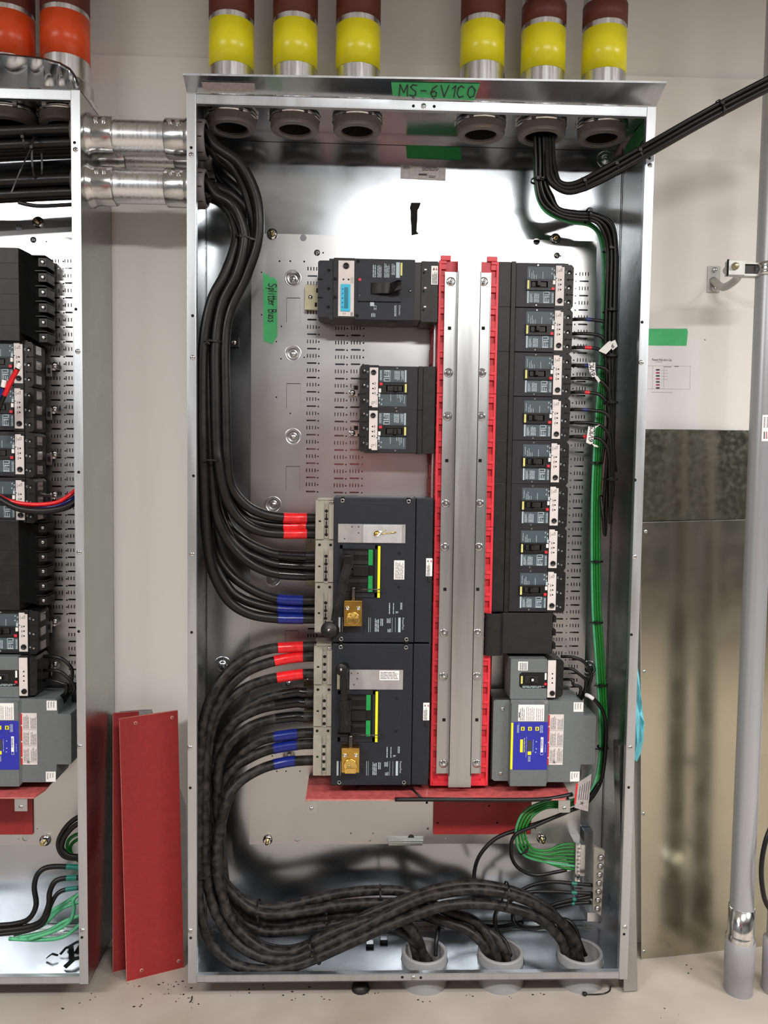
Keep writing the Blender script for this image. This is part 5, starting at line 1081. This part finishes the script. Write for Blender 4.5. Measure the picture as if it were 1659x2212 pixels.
b = MB(); p = at(1262, 1960, .17); b.box(at(1255, 1960, .17).x, at(1286, 1960, .17).x, .11, D-.004, p.z-.006, p.z+.02, 'steel', .001); b.box(at(1263, 1800, .2).x, at(1283, 1800, .2).x, .205, D-.004, at(1270, 1975, .2).z, at(1270, 1798, .2).z, 'galv', .001); b.build('standoff', t, off)
for j, (pts) in enumerate(([(1279, 1912, .105), (1235, 1908, .11), (1190, 1905, .12), (1150, 1912, .13), (1120, 1928, .13), (1100, 1950, .12)], [(1279, 1930, .105), (1235, 1928, .11), (1190, 1926, .12), (1140, 1928, .12), (1105, 1944, .12), (1085, 1965, .12)],
        [(1279, 1936, .105), (1225, 1946, .11), (1185, 1958, .12), (1150, 1968, .13), (1120, 1975, .13)], [(1277, 1949, .105), (1230, 1953, .11), (1190, 1963, .12), (1160, 1975, .13), (1130, 1985, .13)])):
    tt = [('teal_tape', 'tealtape', lambda px, py: 1234 < px < 1247)] if 1 else []
    cable(pts, .0052, '%s of four black teal-taped ground cables at the larger ground bar' % ['topmost', 'second', 'third', 'lowest'][j], 'teal-taped ground cables', 'cable', tt, seg=8)

# ------------------------------------------------------------------ left cabinet contents
xL0 = at(31, 880, YH).x-ux(1200)
for py, lab in ((784, 'topmost small breaker visible in the left cabinet, red wire end in front of it'), (882, 'second small breaker from the top in the left cabinet'), (981, 'third small breaker from the top in the left cabinet'), (1080, 'fourth small breaker in the left cabinet, behind the red and blue cables'), (1365, 'small breaker in the left cabinet directly above the grey surge protector breaker')):
    o = copy_tree(SM); p = at(31, py, YH); o.location = (xL0+(.003 if py > 1200 else 0), YH, p.z); tag(o, lab, 'circuit breaker', 'small black breakers in the left cabinet')
surge(at(38, 1460, .085).x-at(1179, 1460, .085).x, 'grey surge protector with blue label in the left cabinet, cut by the photo edge')
def ridge_filler(py0, py1, label, n=6):
    Y = .088; z1, z0 = at(40, py0, Y).z, at(40, py1, Y).z; xa, xb, xc, xd = at(-150, 600, Y).x, at(41, (py0+py1)/2, Y).x, at(66, (py0+py1)/2, .12).x, at(104, (py0+py1)/2, .145).x
    t = thing('blank_filler', label, 'filler', (xb, Y, z0), 'large black fillers of the left cabinet'); off = t.location
    b = MB(); b.box(xa, xb, Y, YP-.01, z0, z1, 'brkend', .001)
    for i in range(1, n): b.box(xa, xb+.0002, Y-.0003, Y, z0+(z1-z0)*i/n-.0003, z0+(z1-z0)*i/n+.0003, 'hole')
    b.build('cover_block', t, off)
    b = MB(); b.poly([(xb, Y+.004, z1), (xc, .118, z1-.006), (xd-.02, .14, z1-.018), (xd-.02, YP-.01, z1-.018), (xb, YP-.01, z1)], 'lugblk', (0, 0, -(z1-z0)+.02)); b.build('sloped_side', t, off)
    for i in range(n):
        zc = z1-(z1-z0)*(i+.55)/n
        b = MB(); b.box(xd-.022, xd, .138, YP-.008, zc-.013, zc+.010, 'lugblk', .001); b.box(xc-.005, xd-.001, .13, YP-.01, zc+.0125, zc+.0145, 'blk'); b.lathe((xd-.010, .138, zc-.001), [(.0052, 0), (.005, -.003), (.002, -.004), (0, -.003)], 'steel', seg=12); b.build('terminal', t, off)
ridge_filler(535, 736, 'upper large black six-way filler at the left photo edge'); ridge_filler(1124, 1318, 'lower large black six-way filler at the left photo edge')
for i, py in enumerate((795, 888, 985, 1072, 1345, 1437)):
    p = at(120, py, YP-.003); t = thing('metal_clip', 'bright metal foot clip right of the left cabinet breakers, %s from the top' % ['first', 'second', 'third', 'fourth', 'fifth', 'sixth'][i], 'clip', (p.x, YP, p.z-.015), 'metal foot clips in the left cabinet'); off = t.location
    b = MB(); b.box(p.x-.018, p.x-.004, YP-.02, YP-.017, p.z-.024, p.z+.006, 'steel', .0006); b.box(p.x-.015, p.x-.007, YP-.0205, YP-.0198, p.z-.016, p.z-.002, 'gap'); b.box(p.x-.012, p.x+.004, YP-.016, YP-.002, p.z-.008, p.z+.010, 'chrome', .004); b.build('plate', t, off)
    MB().lathe((p.x+.002, YP-.014, p.z+.006), [(.0085, 0), (.008, -.002), (.004, -.004), (0, -.0045)], 'chrome', seg=16).build('screw', t, off)
# red shelf, sheet and bracket of the left cabinet
zs2 = at(60, 1725, .048).z; xe = at(73, 1725, .048).x
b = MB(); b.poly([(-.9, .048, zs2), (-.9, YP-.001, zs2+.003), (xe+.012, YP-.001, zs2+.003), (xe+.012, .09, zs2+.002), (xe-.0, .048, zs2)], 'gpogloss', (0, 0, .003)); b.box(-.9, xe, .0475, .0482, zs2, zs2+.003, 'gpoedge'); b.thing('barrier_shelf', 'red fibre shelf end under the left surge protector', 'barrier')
b = MB(); xr = at(71, 1770, YP-.004).x; b.box(-.9, xr, YP-.0055, YP-.0025, at(60, 1801, YP).z, zs2-.004, 'gpo', .001); b.thing('barrier_sheet', 'dark red fibre sheet at the lower left photo edge', 'barrier')
p = at(47, 1740, .055); t = thing('shelf_bracket', 'small bent metal bracket under the red shelf of the left cabinet', 'bracket', (p.x, .055, p.z-.02)); off = t.location
b = MB(); b.box(p.x-.016, p.x+.016, .05, .12, zs2-.0022, zs2-.0002, 'chan', .0004); b.box(p.x-.016, p.x+.016, .05, .052, zs2-.034, zs2-.0004, 'chan', .0005); b.build('plate', t, off)
b = MB(); screwhead(b, p.x, zs2-.022, .0497, .0052); b.build('screw', t, off)
# cables of the left cabinet
lg = 'loose cables in the left cabinet'
cable([(-30, 1060, .045), (0, 1078, .04), (40, 1098, .035), (90, 1104, .035), (135, 1098, .04), (163, 1084, .05), (190, 1060, .07)], .0085, 'thick black cable looping across the fourth left breaker', lg, 'cable', start=None)
cable([(-20, 1062, .05), (20, 1082, .045), (70, 1090, .045), (120, 1086, .05), (150, 1070, .06), (172, 1050, .08)], .0055, 'thin red cable looping across the left cabinet', lg, 'redtape')
cable([(20, 1088, .055), (60, 1094, .052), (110, 1095, .052), (145, 1084, .06), (172, 1066, .08)], .005, 'thin blue cable looping just under the red one', lg, 'bluetape')
cable([(-20, 930, .05), (2, 872, .045), (14, 845, .04), (28, 815, .035), (40, 793, .03), (44, 785, .03)], .0058, 'black wire end with red tape and white tip in the left cabinet', lg, 'thin', [('red_tape', 'redtape', lambda px, py: 796 < py < 856), ('white_tip', 'white', lambda px, py: py <= 796)])
cable([(-30, 900, .05), (-8, 868, .045), (4, 845, .04), (10, 820, .035)], .0056, 'wire end with blue tape at the left photo edge', lg, 'thin', [('blue_tape', 'bluetape', lambda px, py: 836 < py < 862), ('white_tip', 'white', lambda px, py: py <= 836)])
for i, (pts, r_, m_) in enumerate((([(-20, 2000, .1), (30, 1996, .1), (62, 1985, .1), (78, 1955, .1), (74, 1915, .1), (84, 1885, .1), (112, 1872, .11), (180, 1874, .12)], .0068, 'cable'), ([(-20, 2012, .09), (50, 2004, .09), (88, 1990, .09), (105, 1955, .09), (108, 1925, .1), (126, 1900, .11), (180, 1895, .12)], .007, 'cable'),
        ([(-20, 2020, .085), (60, 2010, .085), (95, 1992, .085), (112, 1950, .1), (132, 1925, .11), (180, 1916, .12)], .0058, 'cable'))):
    cable(pts, r_, '%s of three black cables with teal tape at the bottom of the left cabinet' % W3[i], 'teal-taped cables of the left cabinet', m_, [('teal_tape', 'tealtape', lambda px, py: 140 < px < 172 and py < 1930)])
for i, pts in enumerate(([(20, 2015, .11), (70, 2000, .12), (110, 1970, .13), (180, 1925, .14)], [(30, 2020, .10), (90, 2000, .12), (130, 1965, .13), (180, 1945, .14)], [(40, 2026, .09), (100, 2012, .1), (140, 1990, .11), (180, 1975, .12)], [(60, 2030, .08), (120, 2010, .09), (150, 1990, .09), (160, 1965, .09), (158, 1945, .09), (172, 1930, .1)], [(20, 2028, .09), (90, 2030, .09), (140, 2022, .1), (180, 1990, .11)])):
    cable(pts, .005, 'light green ground wire at the bottom of the left cabinet, %s of five' % names[i], 'light green ground wires of the left cabinet', 'greenlt', seg=8)
for i, pts in enumerate(([(190, 1755, .12), (158, 1772, .12), (136, 1796, .12), (126, 1825, .12), (140, 1850, .12), (180, 1856, .12)], [(190, 1770, .11), (160, 1785, .11), (140, 1808, .11), (134, 1832, .11), (150, 1848, .11), (185, 1850, .12)])):
    cable(pts, .0065, '%s black loop at the lower right inside the left cabinet' % ['outer', 'inner'][i], 'black loops of the left cabinet', 'cable')
for i, pts in enumerate(([(190, 1795, .13), (160, 1805, .13), (146, 1820, .13), (150, 1842, .13), (185, 1862, .13)], [(190, 1808, .14), (165, 1815, .14), (152, 1830, .14), (160, 1852, .14), (190, 1870, .14)])):
    cable(pts, .0045, '%s green loop behind the black loops in the left cabinet' % ['outer', 'inner'][i], 'green loops of the left cabinet', 'greenwire', seg=8)
for j, (ya, mx, ym, ye) in enumerate(((1418, 155, 1445, 1500), (1448, 160, 1480, 1502), (1470, 144, 1480, 1505))):
    cable([(95, ya, .125), (115, ya, .11), (135, ya+6, .105), (mx, ym, .105), (mx-2, (ym+ye)/2+4, .108), (mx-12, ye, .12), (mx-24, ye+16, .13)], .0048, '%s looping wire of the surge breaker in the left cabinet' % ['upper', 'middle', 'lower'][j], 'surge wires of the left cabinet', 'thin', seg=8)
cable([(40, 437, .06), (60, 442, .06), (90, 445, .06), (155, 442, .07), (200, 440, .08)], .005, 'thin black wire below the heavy cables in the left cabinet', lg, 'thin', seg=8)
tie(80, 345, .05, .05, .03, 0, 'large cable tie round the heavy cables in the left cabinet', (-.045, -.01, -.11)); tie(58, 310, .05, .02, .02, .15, 'small cable tie on the top heavy cable in the left cabinet', None)
b = MB(); 
p = at(150, 2050, .08)
zf = Z0+.003
for (xx, yy, l, a, w_) in ((100, 2070, .03, .1, .004), (130, 2062, .04, .9, .004), (145, 2048, .05, .3, .006), (155, 2070, .05, 1.9, .007), (140, 2090, .05, .8, .008), (165, 2060, .04, 1.2, .008)):
    p = atz(xx, yy, zf+.004); dd = V((math.cos(a), math.sin(a)*.8, .18))*l; b.strip([p, p+dd*.5+V((0, 0, .008)), p+dd], V((-math.sin(a), math.cos(a), 0))*w_, 'blktape', (0, 0, .0012))
o = b.thing('plastic_scraps', 'tangled black plastic tie scraps on the floor of the left cabinet', 'scraps', None, 'stuff')

# ------------------------------------------------------------------ red boards leaning between the cabinets
def board(bl, br, tl, tr, Yt, label, holes=(), m='gpo', edge='gpoedge', name='fibre_board', cat='board', th=.0032, grp=None):
    A, B = atz(*bl, 0.0), atz(*br, 0.0); T0 = at(*tl, Yt[0]); b = MB(); nn = (B-A).cross(T0-A); dd = ray(*tr); T1 = CAMP+dd*((A-CAMP).dot(nn)/dd.dot(nn))
    nrm = (B-A).cross(T0-A).normalized(); nrm = nrm if nrm.y > 0 else -nrm
    b.poly([A, B, T1, T0], m, nrm*th)
    c = (A+B+T0+T1)/4; e = nrm*.0002
    for P0, P1 in ((A, T0), (T0, T1), (A, B)): d_ = (c-(P0+P1)/2).normalized()*.0012; b.poly([P0-e, P1-e, P1-e+d_, P0-e+d_], edge, tuple(-nrm*.0002))
    for px, py in holes:
        dd = ray(px, py); q = CAMP+dd*((A-CAMP).dot(nrm)/dd.dot(nrm)); b.lathe(q-nrm*.0012, [(0, 0), (.0016, 0)], 'hole', ax=-nrm, seg=10, smooth=False); b.lathe(q-nrm*.0003, [(.0016, .0006), (.0052, .0004), (.0052, 0)], edge, ax=-nrm, seg=14)
    return b.thing(name, label, cat, grp)
board((243.5, 2101), (300, 2086), (243.5, 1540), (300, 1536), (.19, .21), 'narrow dark red fibre board standing behind the wider leaning board')
board((273, 2121), (397, 2090), (257, 1552), (384, 1534), (.135, .2), 'wide red fibre board leaning between the two cabinets, nearest to the viewer', [(306, 2096), (386, 2076), (293, 1562), (372, 1550)])
board((262, 2086), (402, 2062), (258, 1537), (402, 1527), (.225, .225), 'pale grey board behind the red boards, its edge showing beside the cabinet frame', (), 'strut', 'frame', 'grey_board', 'board', .003)
b = MB(); b.poly([atx(px, py, W-.0035) for px, py in ((1393, 258), (1396, 262), (1396, 292), (1378, 318), (1349, 333), (1352, 316), (1366, 292))], 'greentapedk', (-.0004, 0, 0)); b.thing('green_tape', 'dark green wedge on the right inner side wall near the top corner', 'tape')  # flat dark green wedge laid just off the right inner wall
# galvanised sheets at the right
board((1388, 2066), (1700, 2036), (1386, 926), (1700, 930), (.205, .235), 'tall galvanised sheet leaning on the wall, its upper part above the seam showing', (), 'galvsheet', 'frame', 'metal_sheet', 'sheet', .001)
board((1385.5, 2073), (1700, 2040), (1383, 1128), (1700, 1120), (.18, .222), 'lower galvanised sheet leaning in front of the taller one beside the cabinet', [(1390, 1758), (1391, 2056), (1392, 1451), (1395, 1148)], 'galvsheet2', 'frame', 'metal_sheet', 'sheet', .001)
# strip standing against the cabinet side
A = atz(1374, 2134, 0.0); A2 = V((W+.004, .05, 0)); b = MB()
x0 = W+.003; yb0, yb1 = .03, .075
top = at(1371, 1640, .04)
tz = at(1371, 1610, .04).z; xb_ = atz(1373.5, 2132, .004).x
b.poly([(x0, yb0, .0035), (xb_, yb0+.004, .0035), (xb_+.001, yb0+.012, .0035), (xb_+.001, yb1, .0035), (x0, yb1, .0035)], 'galvside', (-(xb_-x0)*.9, 0, tz))
b.thing('metal_trim_strip', 'bent galvanised trim strip standing against the right side of the cabinet', 'trim strip')
b = MB(); Yg3 = .11; q = [(1373, 1434), (1377, 1440), (1381, 1462), (1384, 1500), (1388, 1530), (1392, 1565), (1390, 1600), (1384, 1628), (1376, 1645), (1368, 1640), (1362, 1560), (1364, 1470)]
P0 = pq(q, Yg3); cen = sum(P0, V((0, 0, 0)))/len(P0); vs = P0
for a, c in zip(vs, vs[1:]+vs[:1]):
    ma, mc = cen.lerp(a, .6)+V((0, -.012+.006*math.sin(a.z*80), 0)), cen.lerp(c, .6)+V((0, -.012+.006*math.sin(c.z*80), 0)); b.poly([a, c, mc, ma], 'glove', None, True); b.poly([ma, mc, cen+V((0, -.014, 0))], 'glove', None, True)
    b.poly([a, c, c+V((0, .02, 0)), a+V((0, .02, 0))], 'glove', None, True)
b.poly([p_+V((0, .02, 0)) for p_ in vs], 'glove'); b.thing('rubber_glove', 'light blue glove tucked behind the right side of the cabinet', 'glove')

# ------------------------------------------------------------------ conduit on the right with clamp
CY = .035; cxb = at(1600, 1960, CY).x; rC = .0295
def gx(py): return at(0, py, CY)
xc = at(1615.5, 1640, CY).x
t = thing('grey_conduit', 'tall grey steel conduit on the far right with plastic foot sleeve', 'conduit', (xc, CY, 0)); off = t.location
za_, zb_ = at(1600, 2020, CY).z, at(1600, 1958, CY).z
MB().lathe((xc, CY, 0), [(rC, 0.05), (rC, CEIL)], 'emtgrey', 'Z', 32).build('pipe', t, off)
MB().lathe((xc, CY, 0), [(rC+.006, za_-.012), (rC+.0065, za_-.002), (rC+.004, za_+.004), (rC+.003, za_+.008), (rC+.003, zb_), (rC, zb_)], 'chrome', 'Z', 32).build('coupling', t, off)
MB().lathe((xc, CY, 0), [(rC+.006, 0), (rC+.0065, .055), (rC+.008, .06), (rC+.008, za_-.012), (rC, za_-.008)], 'pvc', 'Z', 32).build('plastic_sleeve', t, off)
b = MB(); z1, z0 = at(1640, 896, CY-rC).z, at(1640, 953, CY-rC).z
n = 6; a0, a1 = -PI/2+.0-.45, -PI/2+.35
for i in range(n):
    q = [(xc+(rC+.0006)*math.cos(a0+(a1-a0)*j/n), CY+(rC+.0006)*math.sin(a0+(a1-a0)*j/n)) for j in (i, i+1)]; b.poly([(q[0][0], q[0][1], z0), (q[1][0], q[1][1], z0), (q[1][0], q[1][1], z1), (q[0][0], q[0][1], z1)], 'white')
q = lambda f: (xc+(rC+.001)*math.cos(a0+(a1-a0)*f), CY+(rC+.001)*math.sin(a0+(a1-a0)*f))
for i in range(9): p_, p2 = q(.15), q(.6); zz1 = z1-.006-(z1-z0)*.045*i; b.poly([(p_[0], p_[1], zz1), (p2[0], p2[1], zz1), (p2[0], p2[1], zz1-.0016), (p_[0], p_[1], zz1-.0016)], 'ink')
for i in range(3): p_, p2 = q(.2+.2*i), q(.3+.2*i); b.poly([(p_[0], p_[1], z0+.006), (p2[0], p2[1], z0+.006), (p2[0], p2[1], z0+.024), (p_[0], p_[1], z0+.024)], 'inkred' if i == 1 else 'ink')
b.build('barcode_sticker', t, off)
zc = at(1640, 583, CY).z; pw_ = at(1541, 604, WY-.003); pe = at(1566, 584, .08)
t = thing('pipe_clamp', 'steel wall bracket and clamp gripping the grey conduit on the right', 'clamp', (pw_.x, WY, pw_.z)); off = t.location
b = MB(); x0, x1 = at(1527, 604, WY).x, at(1554, 604, WY).x; z0, z1 = at(1540, 632, WY).z, at(1540, 576, WY).z; b.box(x0, x1, WY-.005, WY, z0, z1, 'strut', .0006); b.build('wall_plate', t, off)
for zz1 in (z0+.01, z1-.01): MB().lathe(((x0+x1)/2, WY-.005, zz1), [(.0075, 0), (.0070, -.004), (.004, -.006), (0, -.006)], 'steel', seg=12).build('bolt', t, off)
S = smooth([((x0+x1)/2-.002, WY-.004, (z0+z1)/2-.003), ((x0+x1)/2, .18, zc-.012), ((x0+x1)/2+.004, .11, zc), (at(1574, 584, CY).x, CY+.012, zc)], 6); MB().tube(S, .010, 'strut', 12).build('stub', t, off)
b = MB(); b.box(at(1567, 584, CY).x, at(1602, 584, CY).x, CY-.018, CY+.004, zc-.018, zc+.018, 'strut', .001); b.box(at(1565, 584, CY).x, at(1567, 584, CY).x, CY-.0185, CY-.012, zc-.02, zc+.02, 'hole')
b.box(at(1602, 584, CY).x, xc-rC+.001, CY-.012, CY+.012, zc-.018, zc-.013, 'strut'); b.box(at(1602, 584, CY).x, xc-rC+.001, CY-.012, CY+.012, zc+.011, zc+.014, 'strut'); b.box(at(1602, 584, CY).x, xc-rC, CY-.006, CY+.008, zc-.012, zc+.01, 'blk'); b.build('arm', t, off)
b = MB(); p_ = at(1588, 581, CY-.02); b.lathe((p_.x, CY-.018, zc+.003), [(.009, 0), (.009, -.004), (.006, -.005), (.006, -.012), (.005, -.013), (0, -.013)], 'tanmetal', seg=12); b.build('clamp_bolt', t, off)
MB().lathe((xc, CY, zc), [(rC+.0005, -.017), (rC+.005, -.016), (rC+.0055, -.006), (rC+.0035, 0), (rC+.0055, .006), (rC+.005, .015), (rC+.0005, .017)], 'chrome', 'Z', 30).build('ring', t, off)
# further conduit and cable at the right edge
x2 = at(1664, 1990, CY).x+.004; t = thing('grey_conduit', 'second grey conduit barely visible at the bottom right photo edge', 'conduit', (x2, CY, 0)); off = t.location
MB().lathe((x2+.02, CY, 0), [(.0295, .04), (.0295, CEIL)], 'emtgrey', 'Z', 28).build('pipe', t, off); MB().lathe((x2+.02, CY, 0), [(.036, 0), (.037, .06), (.037, za_-.012), (.0295, za_-.008)], 'pvc', 'Z', 28).build('plastic_sleeve', t, off)
cable([(1700, 1740, .02), (1664, 1790, .0), (1647, 1850, -.01), (1646, 1910, -.01), (1660, 1960, .0), (1700, 1985, .02)], .006, 'black cable loop at the lower right photo edge', None, 'thin')

# paper and tape on the wall
YW = WY-.0008
b = MB(); b.poly(pq([(1388, 728), (1508, 732), (1513, 735), (1508, 930), (1380, 930)], YW), 'paper', (0, .0004, 0))
pt = at(1408, 779, YW-.0004); b.text('Panel MS-6V1C6', pt.x, pt.z, YW-.0006, .0082, 'ink', -.015)
def ln_(p0, p1, w_, m_='greylab'): b.poly(pq([(p0[0], p0[1]-w_), (p1[0], p1[1]-w_), (p1[0], p1[1]+w_), (p0[0], p0[1]+w_)], YW-.0003), m_, (0, .0002, 0))
ln_((1395, 790), (1491, 791), .3); ln_((1393, 840), (1490, 841), .3)
for x_ in (1410, 1434, 1491): b.poly(pq([(x_, 790), (x_+.6, 790), (x_-.4, 841), (x_-1, 841)], YW-.0003), 'greylab', (0, .0002, 0))
for i in range(7): ln_((1417, 799+i*6.5), (1425, 799+i*6.5), 1.7, 'inkred' if i % 2 else 'ink'); ln_((1428, 800+i*6.5), (1442 if i < 4 else 1430, 800+i*6.5), .35, 'greylab')
ln_((1416, 782), (1430, 782), .6, 'greylab'); ln_((1407, 847), (1452, 848), .5, 'greylab'); ln_((1434, 792.5), (1450, 792.8), .5, 'ink'); ln_((1457, 791.5), (1466, 791.8), .6, 'ink')
b.thing('panel_schedule_paper', 'white printed sheet of paper taped to the wall right of the cabinet', 'paper')
b = MB(); b.poly(pq([(1388, 710), (1484, 710), (1486, 716), (1483, 747), (1385, 746)], YW-.0006), 'greentape', (0, .0004, 0)); b.thing('green_tape', 'plain green tape strip holding the paper to the wall', 'tape')
p = at(1523, 734, YW); b = MB(); b.lathe((p.x, YW, p.z), [(.0015, 0), (0, -.001)], 'ink', seg=8); b.thing('wall_speck', 'tiny dark speck on the wall right of the green tape', 'speck')

# ------------------------------------------------------------------ small things on the floors
for px, py, lab in ((799, 2042, 'left of two small black square clips lying on the cabinet floor'), (829, 2033, 'right of two small black square clips lying on the cabinet floor')):
    p = atz(px, py, Z0+.003); b = MB(); b.box(p.x-.011, p.x+.011, p.y-.011, p.y+.011, Z0+.002, Z0+.012, 'blk', .001); b.box(p.x-.009, p.x+.009, p.y-.009, p.y+.009, Z0+.012, Z0+.0124, 'frame'); b.thing('square_clip', lab, 'clip')
P_ = [atz(px, py, .003) for px, py in ((1263, 2148), (1285, 2148), (1305, 2146), (1317, 2140), (1319, 2130))]
b = MB(); b.tube(smooth(P_, 5), .0018, 'blktape', 8); b.lathe((P_[0].x, P_[0].y, .0015), [(0, 0), (.0055, 0), (.006, .006), (0, .008)], 'blk', 'Z', 10); b.thing('cable_tie', 'cut cable tie lying on the floor under the right end of the cabinet', 'cable tie')
P_ = [atz(px, py, .002) for px, py in ((415, 2152), (414, 2160), (410, 2165))]
b = MB(); b.tube(smooth(P_, 4), .0014, 'blk', 6); b.thing('wire_scrap', 'short black wire scrap on the floor near the left foot of the cabinet', 'scrap')
b = MB(); p = atz(779, 2136, .001); b.lathe((p.x, p.y, 0), [(.024, 0), (.022, .012), (.014, .018), (0, .019)], 'bluelab' if 0 else 'blk2', 'Z', 14); b.thing('conduit_stub', 'dark capped conduit stub on the floor under the cabinet', 'stub')
rnd = random.Random(11); b = MB()
spots = [(360, 2125), (375, 2130), (405, 2128), (385, 2120), (290, 2128), (330, 2150), (300, 2170), (380, 2160), (355, 2145), (420, 2165), (520, 2150), (560, 2140), (640, 2165), (700, 2160), (800, 2150), (930, 2160), (1000, 2150), (1100, 2150), (1170, 2150), (650, 2140), (1480, 2090), (1440, 2190), (200, 2155), (150, 2180)]
for cx_, cy_2 in spots:
    for _ in range(3):
        px, py = cx_+rnd.gauss(0, 14), cy_2+rnd.gauss(0, 6); p = atz(px, py, 0); s_ = .0008+.0018*rnd.random(); a = rnd.random()*PI
        b.poly([(p.x+s_*math.cos(a+q*1.6)*(1+.7*(q % 2)), p.y+s_*math.sin(a+q*1.6), 0) for q in range(4)], 'brown' if rnd.random() < .3 else 'blk2', (0, 0, .001))
b.thing('floor_debris', 'scattered dark crumbs and chips on the concrete floor', 'debris', None, 'stuff')

# ------------------------------------------------------------------ the photographer, seen only as a red blur in the metal
def skinned(name, chains, m, parent, sub=1):
    me = bpy.data.meshes.new(name); vs, es, rs = [], [], []
    for ch in chains:
        for i, (x, y, z, r) in enumerate(ch):
            key = next((k for k, v in enumerate(vs) if (V(v)-V((x, y, z))).length < 1e-4), None)
            if key is None: vs.append((x, y, z)); rs.append(r); key = len(vs)-1
            if i: es.append((prev, key))
            prev = key
    me.from_pydata(vs, es, []); o = bpy.data.objects.new(name, me); C.objects.link(o); o.parent = parent
    md = o.modifiers.new('skin', 'SKIN'); 
    for k, r in enumerate(rs): me.skin_vertices[0].data[k].radius = (r, r)
    me.skin_vertices[0].data[0].use_root = True; md.use_smooth_shade = True
    o.modifiers.new('sub', 'SUBSURF').levels = sub; o.modifiers['sub'].render_levels = sub; me.materials.append(MATS[m]); return o
pr = thing('person', 'person in red jacket and dark trousers opposite the cabinet, a red blur in the metal', 'person', (.40, -2.36, 0))
fingers = []
for s_ in (-1, 1):
    for k in range(4): fingers.append([(s_*.085, .27, 1.34, .022), (s_*.078, .30, 1.33+.018*k-.02, .009), (s_*.07, .325, 1.335+.018*k-.02, .008), (s_*.055, .33, 1.335+.017*k-.02, .007)])
    fingers.append([(s_*.085, .27, 1.34, .022), (s_*.07, .265, 1.30, .010), (s_*.055, .28, 1.285, .009)])
body = [[(0, 0, .95, .13), (0, 0, 1.15, .13), (0, -.01, 1.36, .14), (0, 0, 1.48, .06), (0, .02, 1.54, .055), (0, .03, 1.60, .085), (0, .03, 1.68, .09), (0, .02, 1.74, .06)]]
for s_ in (-1, 1): body.append([(0, -.01, 1.36, .14), (s_*.17, -.01, 1.41, .055), (s_*.27, .06, 1.18, .042), (s_*.12, .22, 1.32, .028), (s_*.085, .27, 1.34, .022)])
for s_ in (-1, 1): body.append([(0, 0, .95, .13), (s_*.09, 0, .86, .09), (s_*.11, .02, .48, .058), (s_*.12, -.02, .10, .04), (s_*.13, .11, .045, .035)])
skinned('body', body+fingers, 'skin', pr)
jk = [[(0, 0, .84, .17), (0, 0, .98, .165), (0, 0, 1.15, .16), (0, -.01, 1.36, .165), (0, 0, 1.47, .08)]]
for s_ in (-1, 1): jk.append([(0, -.01, 1.36, .165), (s_*.18, -.01, 1.41, .075), (s_*.275, .06, 1.17, .06), (s_*.125, .215, 1.315, .042)])
skinned('jacket', jk, 'jacket', pr)
tr_ = [[(0, 0, .95, .14), (s_*.095, 0, .84, .105), (s_*.11, .02, .48, .075), (s_*.12, -.02, .09, .06)] for s_ in (-1, 1)]
skinned('trousers', tr_, 'trouser', pr)
skinned('hair', [[(0, -.02, 1.62, .07), (0, .0, 1.70, .095), (0, .01, 1.75, .075)]], 'blk2', pr)
for s_ in (-1, 1): skinned('shoe', [[(s_*.12, -.05, .05, .045), (s_*.125, .04, .045, .048), (s_*.13, .14, .035, .035)]], 'blk2', pr)
for s_ in (-1, 1): MB().lathe((s_*.032, .112, 1.645), [(0, .012), (.009, .006), (.012, 0)], 'white', seg=12).build('eye', pr)
MB().lathe((0, .112, 1.615), [(0, .028), (.012, .012), (.017, 0)], 'skin', seg=12).build('nose', pr)
MB().box(-.024, .024, .108, .117, 1.574, 1.583, 'jacket', .003).build('mouth', pr)

for ci, pts, lab in ((0, [(1130, 1990, .16), (1080, 2000, .17), (1010, 1994, .17), (965, 1984, .16), (950, 1996, .14), (943, 2030, .11), (941, 2062, .095)], 'thin black ground cable dropping into the left floor conduit'),
    (1, [(1100, 1955, .125), (1078, 1960, .13), (1069, 1985, .13), (1076, 2015, .12), (1092, 2035, .11), (1102, 2062, .095)], 'thin black ground cable dropping into the middle floor conduit'),
    (2, [(1112, 1962, .13), (1108, 1985, .14), (1125, 2003, .14), (1165, 2004, .13), (1205, 1988, .12), (1226, 1988, .11), (1243, 2006, .10), (1253, 2035, .095), (1264, 2062, .09)], 'thin black ground cable dropping into the right floor conduit')):
    e = at(*pts[-1]); cable(pts, .0058, lab, 'thin ground cables into the floor conduits', 'cable', seg=8, end=[(e.x, e.y, .07)])
